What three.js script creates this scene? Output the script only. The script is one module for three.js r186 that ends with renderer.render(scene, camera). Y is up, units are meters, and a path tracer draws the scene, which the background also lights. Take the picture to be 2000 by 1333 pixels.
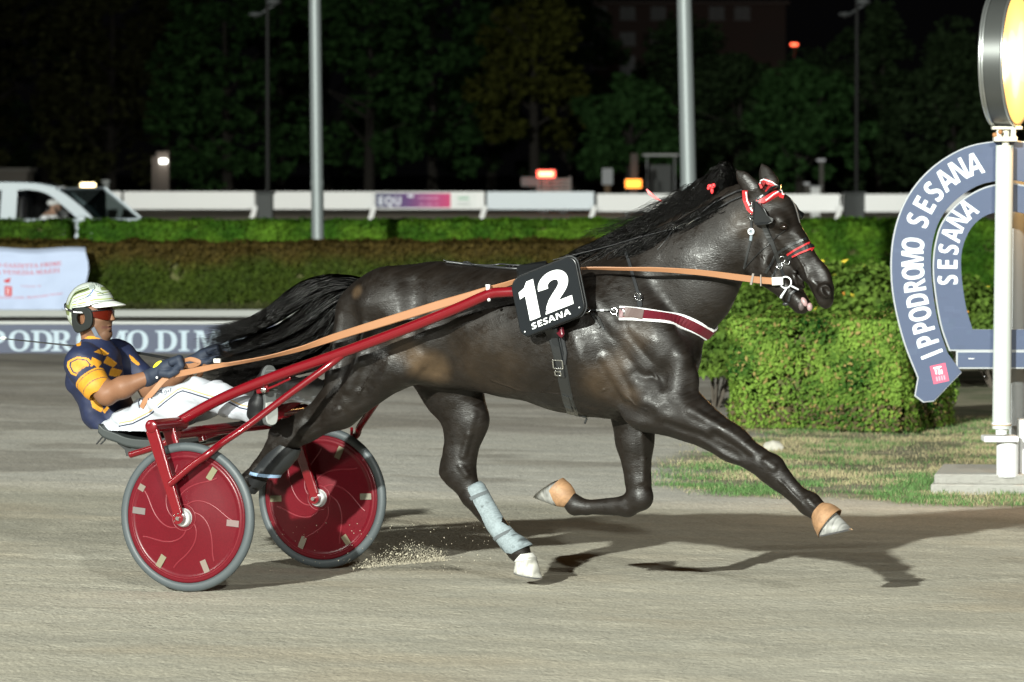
import * as THREE from 'three';
import { mergeGeometries } from 'three/addons/utils/BufferGeometryUtils.js';
import { RoundedBoxGeometry } from 'three/addons/geometries/RoundedBoxGeometry.js';

// ------------------------------------------------------------ camera, sky, lights, exposure
const F = 9200, CAMH = 1.953, PITCH = Math.atan(336.5 / F);
const scene = new THREE.Scene();
const camera = new THREE.PerspectiveCamera(2 * Math.atan(666.5 / F) * 180 / Math.PI, 1024 / 682, 0.5, 3000);
camera.position.set(0, CAMH, 0);
camera.rotation.x = -PITCH;
camera.focus = 21.7; camera.userData.fStop = 6;
scene.add(camera); camera.updateMatrixWorld(true);
const renderer = new THREE.WebGLRenderer({ antialias: true });
renderer.toneMapping = THREE.LinearToneMapping;
renderer.toneMappingExposure = 1.0;
renderer.shadowMap.enabled = true;

// night sky: almost black with a trace of town glow towards the horizon
{
  const W = 64, H = 32, d = new Float32Array(W * H * 4);
  for (let y = 0; y < H; y++) for (let x = 0; x < W; x++) {
    const e = (y + .5) / H * Math.PI - Math.PI / 2, i = (y * W + x) * 4;   // y = 0 is the bottom
    const g = e > 0 ? 0.0009 + 0.0008 * Math.pow(1 - e / 1.571, 6) : 0.0006;
    d[i] = g * 1.0; d[i + 1] = g * 1.0; d[i + 2] = g * 1.1; d[i + 3] = 1;
  }
  const t = new THREE.DataTexture(d, W, H, THREE.RGBAFormat, THREE.FloatType);
  t.mapping = THREE.EquirectangularReflectionMapping; t.minFilter = t.magFilter = THREE.LinearFilter; t.needsUpdate = true;
  scene.background = t; scene.environment = t; scene.environmentIntensity = 1;
}
// floodlights: each row is [x, height, distance in front of the camera, aim x, aim y, aim distance, candela, half cone deg, softness, colour]
const FLOODS = [
  [-35, 32, -70, 0.2, .8, 30, 76000, 22, 42, 0xf9fdf3],     // stand roof, left of the photographer: the main light
  [9.5, 16.5, -24, 0.5, .8, 26, 4000, 32, 34, 0xfafdf4],        // stand roof, right of the photographer
  [-46, 17.0, 4, 0, .8, 24, 2200, 26, 34, 0xfafcf2],            // mast along the straight, far left
  [-30, 20, 134, -2, .3, 172, 3000, 21, 26, 0xfafcf2],          // mast of the back straight, left of the view
  [30, 20, 134, 2, .3, 172, 3000, 21, 26, 0xfafcf2],            // mast of the back straight, right of the view
];
// ------------------------------------------------------------ helpers
let seed = 7;
const rnd = () => { seed = (seed + 0x6D2B79F5) | 0; let t = Math.imul(seed ^ seed >>> 15, 1 | seed); t = t + Math.imul(t ^ t >>> 7, 61 | t) ^ t; return ((t ^ t >>> 14) >>> 0) / 4294967296; };
const rr = (a, b) => a + (b - a) * rnd();
const V = (x, y, z) => new THREE.Vector3(x, y, z);
const lerp = (a, b, t) => a + (b - a) * t, clamp = (x, a, b) => Math.max(a, Math.min(b, x)), smooth = (a, b, x) => { const t = clamp((x - a) / (b - a), 0, 1); return t * t * (3 - 2 * t); };
const used = {};
function numbered(n) { used[n] = (used[n] ?? -1) + 1; return used[n] ? n + '_' + String(used[n]).padStart(3, '0') : n; }
// value noise
const hash3 = (x, y, z) => { let h = Math.imul(x, 374761393) + Math.imul(y, 668265263) + Math.imul(z, 2147483647 ^ 0x1b873593) | 0; h = Math.imul(h ^ h >>> 13, 1274126177); return ((h ^ h >>> 16) >>> 0) / 4294967296; };
function noise(x, y, z = 0) {
  const X = Math.floor(x), Y = Math.floor(y), Z = Math.floor(z); let u = x - X, v = y - Y, w = z - Z;
  u = u * u * (3 - 2 * u); v = v * v * (3 - 2 * v); w = w * w * (3 - 2 * w);
  const c = (i, j, k) => hash3(X + i, Y + j, Z + k);
  return lerp(lerp(lerp(c(0, 0, 0), c(1, 0, 0), u), lerp(c(0, 1, 0), c(1, 1, 0), u), v), lerp(lerp(c(0, 0, 1), c(1, 0, 1), u), lerp(c(0, 1, 1), c(1, 1, 1), u), v), w);
}
const fbm = (x, y, z = 0, o = 4) => { let s = 0, a = .5, n = 0; for (let i = 0; i < o; i++) { s += a * noise(x, y, z); n += a; a *= .5; x *= 2.03; y *= 2.03; z *= 2.03; } return s / n; };

// world: x right, y up, z towards the camera.  P(px, py, depth): a point seen at a photo pixel at a given depth.
const cp = Math.cos(PITCH), sp = Math.sin(PITCH);
function rayDir(px, py) { const a = (px - 1000) / F, b = (666.5 - py) / F; return V(a, b * cp - sp, -cp - b * sp); }
function P(px, py, D) { const d = rayDir(px, py); return d.multiplyScalar(D / -d.z).add(camera.position); }
const groundD = (px, py) => { const d = rayDir(px, py); return CAMH / -d.y * -d.z; };
// the racing line: the horse and sulky run along local +x of this frame (local z = side next to the camera)
const TURN = -23.7 * Math.PI / 180, OX = -1.197, OD = 22.38, cT = Math.cos(TURN), sT = Math.sin(TURN);
const toWorld = (l) => V(OX + l.x * cT + l.z * sT, l.y, -OD - l.x * sT + l.z * cT);
const toLocal = (p) => { const x = p.x - OX, z = p.z + OD; return V(x * cT - z * sT, p.y, x * sT + z * cT); };
const dirLocal = (d) => V(d.x * cT - d.z * sT, d.y, d.x * sT + d.z * cT);
const CAML = toLocal(camera.position);
function L(px, py, w = 0) { const d = dirLocal(rayDir(px, py)); const s = (w - CAML.z) / d.z; return d.multiplyScalar(s).add(CAML); }
const S = 424;                                            // photo pixels per metre at the horse

function thing(name, label, category, base = V(0, 0, 0), group, rig = false) {
  const o = new THREE.Group(); o.name = numbered(name); scene.add(o);
  if (rig) { o.position.copy(toWorld(base)); o.rotation.y = TURN; } else o.position.copy(base);
  o.userData = { label, category }; if (group) o.userData.group = group;
  o.userData_base = rig ? base : base; return o;
}
// a part whose geometry is given in the same frame as its thing's base
const WHOLE = new Set(['fork_blade', 'fork_bridge', 'seat_bracket', 'shoe_tread', 'rib', 'chin_strap', 'tongue', 'drum', 'interior', 'bow', 'clip', 'snap', 'bit', 'saddle_pad', 'foot', 'kiosk', 'booth', 'glasses_badge', 'stirrup', 'cap', 'bracket', 'lower_tube', 'bolt', 'belly_strap', 'stems']);
function part(name, geo, mat, parent, extra) {
  if (Array.isArray(geo) && geo.length > 1 && !WHOLE.has(name)) return geo.map(g => part(name, g, mat, parent, extra))[0];
  const m = new THREE.Mesh(Array.isArray(geo) ? merge(geo) : geo, mat); m.name = name; m.castShadow = m.receiveShadow = true;
  if (parent.userData_base) m.position.copy(parent.userData_base).negate();
  parent.add(m); if (extra) Object.assign(m.userData, extra); return m;
}
function merge(list) {
  const l = list.map(g => g.index ? g.toNonIndexed() : g); const hasC = l.every(g => g.attributes.color), hasU = l.every(g => g.attributes.uv);
  for (const g of l) { for (const k of Object.keys(g.attributes)) if (!(k === 'position' || k === 'normal' || (k === 'uv' && hasU) || (k === 'color' && hasC))) g.deleteAttribute(k); }
  return mergeGeometries(l);
}
function struct(name, geo, mat) { const m = new THREE.Mesh(geo, mat); m.name = name; m.userData.kind = 'structure'; m.receiveShadow = m.castShadow = true; scene.add(m); return m; }
const C = (r, g, b) => new THREE.Color().setRGB(r, g, b);
const M = (col, rough = .6, o = {}) => new THREE.MeshStandardMaterial({ color: Array.isArray(col) ? C(...col) : new THREE.Color(col), roughness: rough, ...o });

function texFrom(w, h, fn, srgb = false, rep) {          // fn(u, v) -> [r, g, b] linear 0..1
  const d = new Uint8Array(w * h * 4);
  for (let y = 0; y < h; y++) for (let x = 0; x < w; x++) { const c = fn((x + .5) / w, (y + .5) / h), i = (y * w + x) * 4; for (let k = 0; k < 3; k++) d[i + k] = clamp(Math.round((srgb ? Math.pow(clamp(c[k], 0, 1), 1 / 2.2) : c[k]) * 255), 0, 255); d[i + 3] = 255; }
  const t = new THREE.DataTexture(d, w, h); t.wrapS = t.wrapT = THREE.RepeatWrapping; t.magFilter = THREE.LinearFilter; t.minFilter = THREE.LinearMipmapLinearFilter; t.generateMipmaps = true;
  if (srgb) t.colorSpace = THREE.SRGBColorSpace; if (rep) t.repeat.set(...rep); t.needsUpdate = true; return t;
}
const pnoise = (u, v, n, m, z) => {                       // tiling value noise, n x m cells
  const x = u * n, y = v * m, X = Math.floor(x), Y = Math.floor(y); let a = x - X, b = y - Y; a = a * a * (3 - 2 * a); b = b * b * (3 - 2 * b);
  const c = (i, j) => hash3(((X + i) % n + n) % n, ((Y + j) % m + m) % m, z); return lerp(lerp(c(0, 0), c(1, 0), a), lerp(c(0, 1), c(1, 1), a), b);
};
function tube(pts, r, seg = 24, rad = 10, closed = false) {    // r: number or function(0..1)
  const c = new THREE.CatmullRomCurve3(pts, closed, 'centripetal'); const g = new THREE.TubeGeometry(c, seg, 1, rad, closed);
  const p = g.attributes.position, n = g.attributes.normal; const nr = rad + 1;
  for (let i = 0; i < p.count; i++) { const s = Math.floor(i / nr) / seg, q = c.getPointAt(Math.min(1, s)), R = typeof r === 'function' ? r(s) : r; p.setXYZ(i, q.x + n.getX(i) * R, q.y + n.getY(i) * R, q.z + n.getZ(i) * R); }
  if (!closed) { const a = pts[0], b = pts[pts.length - 1]; return merge([g, capAt(c.getPointAt(0), c.getTangentAt(0).negate(), typeof r === 'function' ? r(0) : r, rad), capAt(c.getPointAt(1), c.getTangentAt(1), typeof r === 'function' ? r(1) : r, rad)]); }
  return g;
}
function capAt(p, dir, r, rad) { const g = new THREE.SphereGeometry(r, rad, 4, 0, Math.PI * 2, 0, Math.PI / 2); g.scale(1, .35, 1); g.applyQuaternion(new THREE.Quaternion().setFromUnitVectors(V(0, 1, 0), dir)); g.translate(p.x, p.y, p.z); return g; }
function rod(a, b, r1, r2 = r1, rad = 14) { const d = b.clone().sub(a), l = d.length(); const g = new THREE.CylinderGeometry(r2, r1, l, rad); g.translate(0, l / 2, 0); g.applyQuaternion(new THREE.Quaternion().setFromUnitVectors(V(0, 1, 0), d.normalize())); g.translate(a.x, a.y, a.z); return g; }
function box(w, h, d, x = 0, y = 0, z = 0, r = 0) { const g = r ? new RoundedBoxGeometry(w, h, d, 2, r) : new THREE.BoxGeometry(w, h, d); g.translate(x, y, z); return g; }
// a bar of rectangular section from a to b; up gives the direction of its height
function bar(a, b, wid, hei, up = V(0, 1, 0), r = 0) {
  const d = b.clone().sub(a), l = d.length(); d.normalize(); const s = new THREE.Vector3().crossVectors(d, up).normalize(), u = new THREE.Vector3().crossVectors(s, d);
  const g = r ? new RoundedBoxGeometry(l, hei, wid, 2, r) : new THREE.BoxGeometry(l, hei, wid); g.applyMatrix4(new THREE.Matrix4().makeBasis(d, u, s).setPosition(a.clone().add(b).multiplyScalar(.5))); return g;
}
function torus(c, nrm, R, r, seg = 32, rad = 8) { const g = new THREE.TorusGeometry(R, r, rad, seg); g.applyQuaternion(new THREE.Quaternion().setFromUnitVectors(V(0, 0, 1), nrm.clone().normalize())); g.translate(c.x, c.y, c.z); return g; }
function ball(c, r, sx = 1, sy = 1, sz = 1, q) { const g = new THREE.SphereGeometry(r, 20, 14); g.scale(sx, sy, sz); if (q) g.applyQuaternion(q); g.translate(c.x, c.y, c.z); return g; }
function paint(g, col) { const n = g.attributes.position.count, a = new Float32Array(n * 3); for (let i = 0; i < n; i++) a.set(col, i * 3); g.setAttribute('color', new THREE.BufferAttribute(a, 3)); return g; }

// ------------------------------------------------------------ signed-distance bodies
const smin = (a, b, k) => { const h = Math.max(k - Math.abs(a - b), 0) / k; return Math.min(a, b) - h * h * k * .25; };
class Body {
  constructor() { this.p = []; }
  // round cone from a (radius ra) to b (radius rb); kw squeezes it along local z; k is the blend radius
  bone(a, ra, b, rb, { kw = 1, k = .03, cut = false } = {}) { const bz = b.z / kw, az = a.z / kw; const d = V(b.x - a.x, b.y - a.y, bz - az); this.p.push({ t: 0, ax: a.x, ay: a.y, az, dx: d.x, dy: d.y, dz: d.z, l2: d.lengthSq() + 1e-12, ra, dr: rb - ra, ik: 1 / kw, m: Math.min(1, kw), k, cut }); return this; }
  chain(list, o = {}) { for (let i = 0; i + 1 < list.length; i++) this.bone(list[i][0], list[i][1], list[i + 1][0], list[i + 1][1], o); return this; }
  ell(c, rx, ry, rz, { rot = 0, q = null, k = .03, cut = false } = {}) { const m = new THREE.Matrix4().makeRotationFromQuaternion(q || new THREE.Quaternion().setFromAxisAngle(V(0, 0, 1), rot)).invert().elements; this.p.push({ t: 1, cx: c.x, cy: c.y, cz: c.z, m: 1, e: m, ir: [1 / rx, 1 / ry, 1 / rz], k, cut }); return this; }
  dist(q, x, y, z) {
    if (q.t === 0) { const z2 = z * q.ik, px = x - q.ax, py = y - q.ay, pz = z2 - q.az; let s = (px * q.dx + py * q.dy + pz * q.dz) / q.l2; s = s < 0 ? 0 : s > 1 ? 1 : s; const ex = px - s * q.dx, ey = py - s * q.dy, ez = pz - s * q.dz; return (Math.sqrt(ex * ex + ey * ey + ez * ez) - q.ra - s * q.dr) * q.m; }
    const px = x - q.cx, py = y - q.cy, pz = z - q.cz, e = q.e; const a = (e[0] * px + e[4] * py + e[8] * pz) * q.ir[0], b = (e[1] * px + e[5] * py + e[9] * pz) * q.ir[1], c = (e[2] * px + e[6] * py + e[10] * pz) * q.ir[2];
    const k0 = Math.sqrt(a * a + b * b + c * c), a2 = a * q.ir[0], b2 = b * q.ir[1], c2 = c * q.ir[2], k1 = Math.sqrt(a2 * a2 + b2 * b2 + c2 * c2); return k0 < 1e-6 ? -1 / Math.max(...q.ir) : k0 * (k0 - 1) / k1;
  }
  f(x, y, z, list = this.p) { let v = 9; for (const q of list) { const d = this.dist(q, x, y, z); v = q.cut ? -smin(-v, d, q.k) : smin(v, d, q.k); } return this.disp ? v + this.disp(x, y, z, v) : v; }
  normal(p, e = .003, list = this.p) { const g = V(this.f(p.x + e, p.y, p.z, list) - this.f(p.x - e, p.y, p.z, list), this.f(p.x, p.y + e, p.z, list) - this.f(p.x, p.y - e, p.z, list), this.f(p.x, p.y, p.z + e, list) - this.f(p.x, p.y, p.z - e, list)); return g.normalize(); }
  // where the line of sight through a photo pixel meets the body (local frame of the racing line)
  hit(px, py, from = 1.2) { const d = dirLocal(rayDir(px, py)).normalize(); let s = (from - CAML.z) / d.z; const p = V(0, 0, 0); for (let i = 0; i < 260; i++) { p.copy(d).multiplyScalar(s).add(CAML); const v = this.f(p.x, p.y, p.z); if (v < .0006) return p.clone(); s += Math.max(v * .7, .0006); if (p.z < -1.2) break; } return null; }
  mesh(lo, hi, cell, colorFn) {
    const n = [0, 1, 2].map(i => Math.ceil((hi.getComponent(i) - lo.getComponent(i)) / cell / 8) * 8), [nx, ny, nz] = n, sx = 1, sy = nx + 1, sz = (nx + 1) * (ny + 1); const val = new Float32Array((nx + 1) * (ny + 1) * (nz + 1)).fill(9);
    const B = 8, R = B * cell * .87, blocks = [];
    for (let bz = 0; bz < nz; bz += B) for (let by = 0; by < ny; by += B) for (let bx = 0; bx < nx; bx += B) {
      const x = lo.x + (bx + 4) * cell, y = lo.y + (by + 4) * cell, z = lo.z + (bz + 4) * cell, ds = this.p.map(q => this.dist(q, x, y, z)); let v = 9; this.p.forEach((q, i) => { v = q.cut ? -smin(-v, ds[i], q.k) : smin(v, ds[i], q.k); });
      if (Math.abs(v) > R * 1.5 + .02) { if (v < 0) for (let k = 0; k <= B; k++) for (let j = 0; j <= B; j++) for (let i = 0; i <= B; i++) { const o = (bx + i) + (by + j) * sy + (bz + k) * sz; if (val[o] === 9) val[o] = -1; } continue; }
      const act = this.p.filter((q, i) => q.cut ? ds[i] < R * 2 + q.k + .02 : ds[i] < Math.abs(v) + R * 3 + q.k + .02); blocks.push([bx, by, bz, act]);
    }
    for (const [bx, by, bz, act] of blocks) for (let k = 0; k <= B; k++) for (let j = 0; j <= B; j++) for (let i = 0; i <= B; i++) val[(bx + i) + (by + j) * sy + (bz + k) * sz] = this.f(lo.x + (bx + i) * cell, lo.y + (by + j) * cell, lo.z + (bz + k) * cell, act);
    const id = new Int32Array((nx + 1) * (ny + 1) * (nz + 1)).fill(-1), pos = [], nor = [], idx = [];
    const cs = []; for (let c = 0; c < 8; c++) cs.push((c & 1) * sx + (c >> 1 & 1) * sy + (c >> 2) * sz);
    const ed = [[0, 1], [2, 3], [4, 5], [6, 7], [0, 2], [1, 3], [4, 6], [5, 7], [0, 4], [1, 5], [2, 6], [3, 7]];
    for (const [bx, by, bz, act] of blocks) for (let k = 0; k < B; k++) for (let j = 0; j < B; j++) for (let i = 0; i < B; i++) {
      const o = (bx + i) + (by + j) * sy + (bz + k) * sz; let m = 0; for (let c = 0; c < 8; c++) if (val[o + cs[c]] < 0) m |= 1 << c; if (m === 0 || m === 255) continue;
      let px = 0, py = 0, pz = 0, q = 0; for (const [a, b] of ed) { const va = val[o + cs[a]], vb = val[o + cs[b]]; if ((va < 0) === (vb < 0)) continue; const t = va / (va - vb); px += lerp(a & 1, b & 1, t); py += lerp(a >> 1 & 1, b >> 1 & 1, t); pz += lerp(a >> 2, b >> 2, t); q++; }
      id[o] = pos.length / 3; const p = V(lo.x + (bx + i + px / q) * cell, lo.y + (by + j + py / q) * cell, lo.z + (bz + k + pz / q) * cell), N = this.normal(p, cell * .5, act); pos.push(p.x, p.y, p.z); nor.push(N.x, N.y, N.z);
    }
    const quad = (a, b, c, d, flip) => { if (a < 0 || b < 0 || c < 0 || d < 0) return; flip ? idx.push(a, c, b, b, c, d) : idx.push(a, b, c, b, d, c); };
    for (const [bx, by, bz] of blocks) for (let k = 0; k < B; k++) for (let j = 0; j < B; j++) for (let i = 0; i < B; i++) {
      const I = bx + i, J = by + j, K = bz + k, o = I + J * sy + K * sz, s = val[o] < 0;
      if (J > 0 && K > 0 && s !== (val[o + sx] < 0)) quad(id[o - sy - sz], id[o - sz], id[o - sy], id[o], !s);
      if (I > 0 && K > 0 && s !== (val[o + sy] < 0)) quad(id[o - sx - sz], id[o - sx], id[o - sz], id[o], !s);
      if (I > 0 && J > 0 && s !== (val[o + sz] < 0)) quad(id[o - sx - sy], id[o - sy], id[o - sx], id[o], !s);
    }
    const g = new THREE.BufferGeometry(); g.setAttribute('position', new THREE.Float32BufferAttribute(pos, 3)); g.setAttribute('normal', new THREE.Float32BufferAttribute(nor, 3)); g.setIndex(idx);
    const uv = new Float32Array(pos.length / 3 * 2); for (let i = 0; i < pos.length / 3; i++) { uv[i * 2] = pos[i * 3] + pos[i * 3 + 2] * .6; uv[i * 2 + 1] = pos[i * 3 + 1] + pos[i * 3 + 2] * .35; } g.setAttribute('uv', new THREE.BufferAttribute(uv, 2));
    if (colorFn) { const col = new Float32Array(pos.length); for (let i = 0; i < pos.length / 3; i++) col.set(colorFn(V(pos[i * 3], pos[i * 3 + 1], pos[i * 3 + 2]), V(nor[i * 3], nor[i * 3 + 1], nor[i * 3 + 2])), i * 3); g.setAttribute('color', new THREE.BufferAttribute(col, 3)); }
    return g;
  }
}
// a flat strap laid along a line of photo pixels on a body; returns one geometry
function strapPts(body, pts, step = 6, lift = .002) { const out = []; for (let i = 0; i + 1 < pts.length; i++) { const [x0, y0] = pts[i], [x1, y1] = pts[i + 1], n = Math.max(1, Math.round(Math.hypot(x1 - x0, y1 - y0) / step)); for (let j = 0; j < n + (i + 2 === pts.length ? 1 : 0); j++) { const X = lerp(x0, x1, j / n), Y = lerp(y0, y1, j / n); let h = body.hit(X, Y); if (!h) { h = L(X, Y, .05); for (let k = 0; k < 14; k++) { const v = body.f(h.x, h.y, h.z); h.addScaledVector(body.normal(h), -v * .9); } } if (h) out.push([h, body.normal(h)]); } } for (const o of out) o[0] = o[0].clone().addScaledVector(o[1], lift); return out; }
function ribbon(rows, width, thick) {                    // rows: [point, normal]; rectangular section
  const n = rows.length, pos = [], idx = [], uv = []; let len = 0;
  for (let i = 0; i < n; i++) {
    const [p, N] = rows[i], a = rows[Math.max(0, i - 1)][0], b = rows[Math.min(n - 1, i + 1)][0], T = b.clone().sub(a).normalize(), s = new THREE.Vector3().crossVectors(T, N).normalize(), u = new THREE.Vector3().crossVectors(s, T).normalize(); const w = typeof width === 'function' ? width(i / (n - 1)) : width; if (i) len += p.distanceTo(rows[i - 1][0]);
    for (const [e, f] of [[-.5, 0], [-.42, 1], [.42, 1], [.5, 0]]) { const q = p.clone().addScaledVector(s, e * w).addScaledVector(u, f * thick); pos.push(q.x, q.y, q.z); uv.push(len, e * w); }
    if (i) { const o = (i - 1) * 4; for (let k = 0; k < 4; k++) { const k2 = (k + 1) % 4; idx.push(o + k, o + 4 + k, o + k2, o + k2, o + 4 + k, o + 4 + k2); } }
  }
  idx.push(0, 1, 2, 0, 2, 3); const o = (n - 1) * 4; idx.push(o, o + 2, o + 1, o, o + 3, o + 2);
  let g = new THREE.BufferGeometry(); g.setAttribute('position', new THREE.Float32BufferAttribute(pos, 3)); g.setAttribute('uv', new THREE.Float32BufferAttribute(uv, 2)); g.setIndex(idx); g = g.toNonIndexed(); g.computeVertexNormals(); return g;
}
const spline = (pts, n) => new THREE.CatmullRomCurve3(pts, false, 'centripetal').getPoints(n);

// floodlights, masts and their lamps stand behind or beside the photographer
const floodGlow = M([.1, .1, .1], .5, { emissive: C(1, .95, .85), emissiveIntensity: 6 }), mastMetal = M([.35, .36, .36], .5, { metalness: .6 });
for (const [i, [x, h, D, ax, ay, aD, cd, cone, soft, col]] of FLOODS.entries()) {
  const mast = thing('floodlight_mast', ['tall steel mast with a bank of floodlights on the stand side, left of the photographer', 'tall steel mast with a bank of floodlights on the stand side, right of the photographer', 'steel floodlight mast along the straight far to the left', 'steel floodlight mast of the back straight, left of the view', 'steel floodlight mast of the back straight, right of the view'][i], 'floodlight', V(x, 0, -D));
  const head = V(x, h, -D), aim = V(ax, ay, -aD), dir = aim.clone().sub(head).normalize(); const q = new THREE.Quaternion().setFromRotationMatrix(new THREE.Matrix4().lookAt(head, aim, V(0, 1, 0)));
  part('pole', rod(V(x, 0, -D), V(x, h + .8, -D), .22, .12), mastMetal, mast);
  const hs = [], gl = []; for (const ox of [-.55, 0, .55]) for (const oy of [-.35, .35]) { const b = box(.46, .46, .3); const c = head.clone().add(V(ox, oy, 0).applyQuaternion(q)).addScaledVector(dir, .25); b.applyQuaternion(q); b.translate(c.x, c.y, c.z); hs.push(b); const f = box(.4, .4, .01); f.applyQuaternion(q); const e = c.clone().addScaledVector(dir, .16); f.translate(e.x, e.y, e.z); gl.push(f); }
  for (const g of hs) part('lamp_housing', g, mastMetal, mast); for (const g of gl) part('lamp_glass', g, floodGlow, mast);
  const s = new THREE.SpotLight(col, cd, 0, cone * Math.PI / 180, .55, 2); s.position.copy(head).addScaledVector(dir, 1.6); s.target.position.copy(aim); s.castShadow = true; s.shadow.radius = soft; s.name = 'floodlight_beam'; scene.add(s, s.target);
}
// ------------------------------------------------------------ the ground
const GROUND_TILE = 3.2;
const sandTex = texFrom(1024, 1024, (u, v) => {
  const a = pnoise(u, v, 400, 400, 1), b = pnoise(u, v, 150, 190, 2), c = pnoise(u, v, 40, 90, 3), d = pnoise(u, v, 9, 22, 4), e = pnoise(u, v, 512, 512, 6);
  let t = .80 + .22 * (a - .5) + .16 * (b - .5) + .08 * (c - .5) + .07 * (d - .5); if (e > .93) t += .16; if (e < .05) t -= .25; return [t, t * (1 - .02 * d), t * (1 - .05 * d)];
}, true);
const sandBump = texFrom(1024, 1024, (u, v) => { const t = .4 * pnoise(u, v, 300, 300, 11) + .35 * pnoise(u, v, 120, 150, 12) + .25 * pnoise(u, v, 40, 70, 13); return [t, t, t]; });
const groundMat = new THREE.MeshStandardMaterial({ vertexColors: true, roughness: .95, map: sandTex, bumpMap: sandBump, bumpScale: .007 });
const wOf = (x, z) => (x - OX) * sT + (z + OD) * cT, tOf = (x, z) => (x - OX) * cT - (z + OD) * sT;
function pxOf(p) { const d = p.clone().sub(camera.position); const f = -d.z * cp - d.y * sp, u = d.y * cp - d.z * sp; return [1000 + F * d.x / f, 666.5 - F * u / f]; }
// where the turf lies: right of a ragged line beyond the pale edge of the track
function turf(t, w) { const n = fbm(t * 1.3, w * 1.3, 4) - .5, e = -5.8 - .40 * Math.max(0, 1.4 - t) - .5 * n * 1.6; return smooth(e + .15, e - .35, w) * smooth(-.3 + n, .35 + n, t + 1.1 - .25 * (w + 7.7)); }
function groundColor(x, z) {
  const t = tOf(x, z), w = wOf(x, z) + (fbm(x * .9, z * .9, 2) - .5) * .5; const n = fbm(t * .7, w * 1.6, 9, 4), m = fbm(t * 3, w * 5, 5, 3);
  const mix = (a, b, k) => a.map((v, i) => lerp(v, b[i], k));
  let c = mix([.49, .465, .38], [.555, .528, .435], smooth(.35, .7, n)); c = mix(c, [.48, .41, .30], .5 * smooth(.5, .75, fbm(t * .8, w * 1.6, 21)));
  const beyond = smooth(-5.15, -5.5, w); c = mix(c, [.60, .58, .52], beyond);
  c = mix(c, [.66, .62, .53], smooth(-5.0, -5.3, w) * smooth(-5.9, -5.5, w) * .8);
  const farTone = smooth(-11.7, -12.5, w + 2.6 * (fbm(t * .35, w * 1.1, 17, 4) - .5)); c = mix(c, mix([.40, .37, .33], [.52, .49, .44], smooth(.4, .62, fbm(t * .6, w * 2, 25, 4))), farTone); c = mix(c, mix([.20, .18, .155], [.27, .25, .22], smooth(.4, .6, fbm(t * 1.1, w * 2, 45, 4))), smooth(-20.6, -21.0, w + 5 * (fbm(t * .3, w * .8, 57, 4) - .5)));  // ground tone steps darker away from the track, with ragged borders
  c = mix(c, [.33, .30, .255], smooth(-6, -6.6, w) * smooth(.5, .6, fbm(t * .5, w * 1.4, 33)) * .7);
  const g = turf(t, wOf(x, z)); c = mix(c, mix([.15, .17, .08], [.31, .28, .185], smooth(.35, .6, fbm(t * 3, w * 4, 3))), g * .92);
  const q = .93 + .14 * m; return c.map(v => v * q);
}
function sheet(x0, x1, z0, z1, nx, nz, colorFn, heightFn) {
  const g = new THREE.PlaneGeometry(1, 1, nx, nz); const p = g.attributes.position, uv = g.attributes.uv, col = new Float32Array(p.count * 3);
  for (let i = 0; i < p.count; i++) { const x = lerp(x0, x1, p.getX(i) + .5), k = .5 - p.getY(i), z = lerp(z0, z1, k); p.setXYZ(i, x, heightFn ? heightFn(x, z) : 0, z); uv.setXY(i, tOf(x, z) / GROUND_TILE, wOf(x, z) / GROUND_TILE); col.set(colorFn(x, z), i * 3); }
  g.setAttribute('color', new THREE.BufferAttribute(col, 3)); g.computeVertexNormals(); return g;
}
struct('ground', sheet(-900, 900, -1400, 300, 60, 60, (x, z) => [.11, .095, .075]), groundMat).position.y = -.02;
const NEAR_X = 9;
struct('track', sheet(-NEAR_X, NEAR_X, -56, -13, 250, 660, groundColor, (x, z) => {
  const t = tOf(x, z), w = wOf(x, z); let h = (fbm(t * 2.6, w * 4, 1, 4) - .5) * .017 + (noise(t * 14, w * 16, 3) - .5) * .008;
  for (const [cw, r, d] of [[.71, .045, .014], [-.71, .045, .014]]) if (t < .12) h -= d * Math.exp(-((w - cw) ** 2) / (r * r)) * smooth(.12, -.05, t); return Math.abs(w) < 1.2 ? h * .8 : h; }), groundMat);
struct('far_track', sheet(-60, 60, -250, -100, 80, 60, (x, z) => { const n = fbm(x * .2, z * .5, 3); return [.56 + .1 * n, .50 + .09 * n, .41 + .07 * n]; }), groundMat).position.y = -.005;

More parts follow.
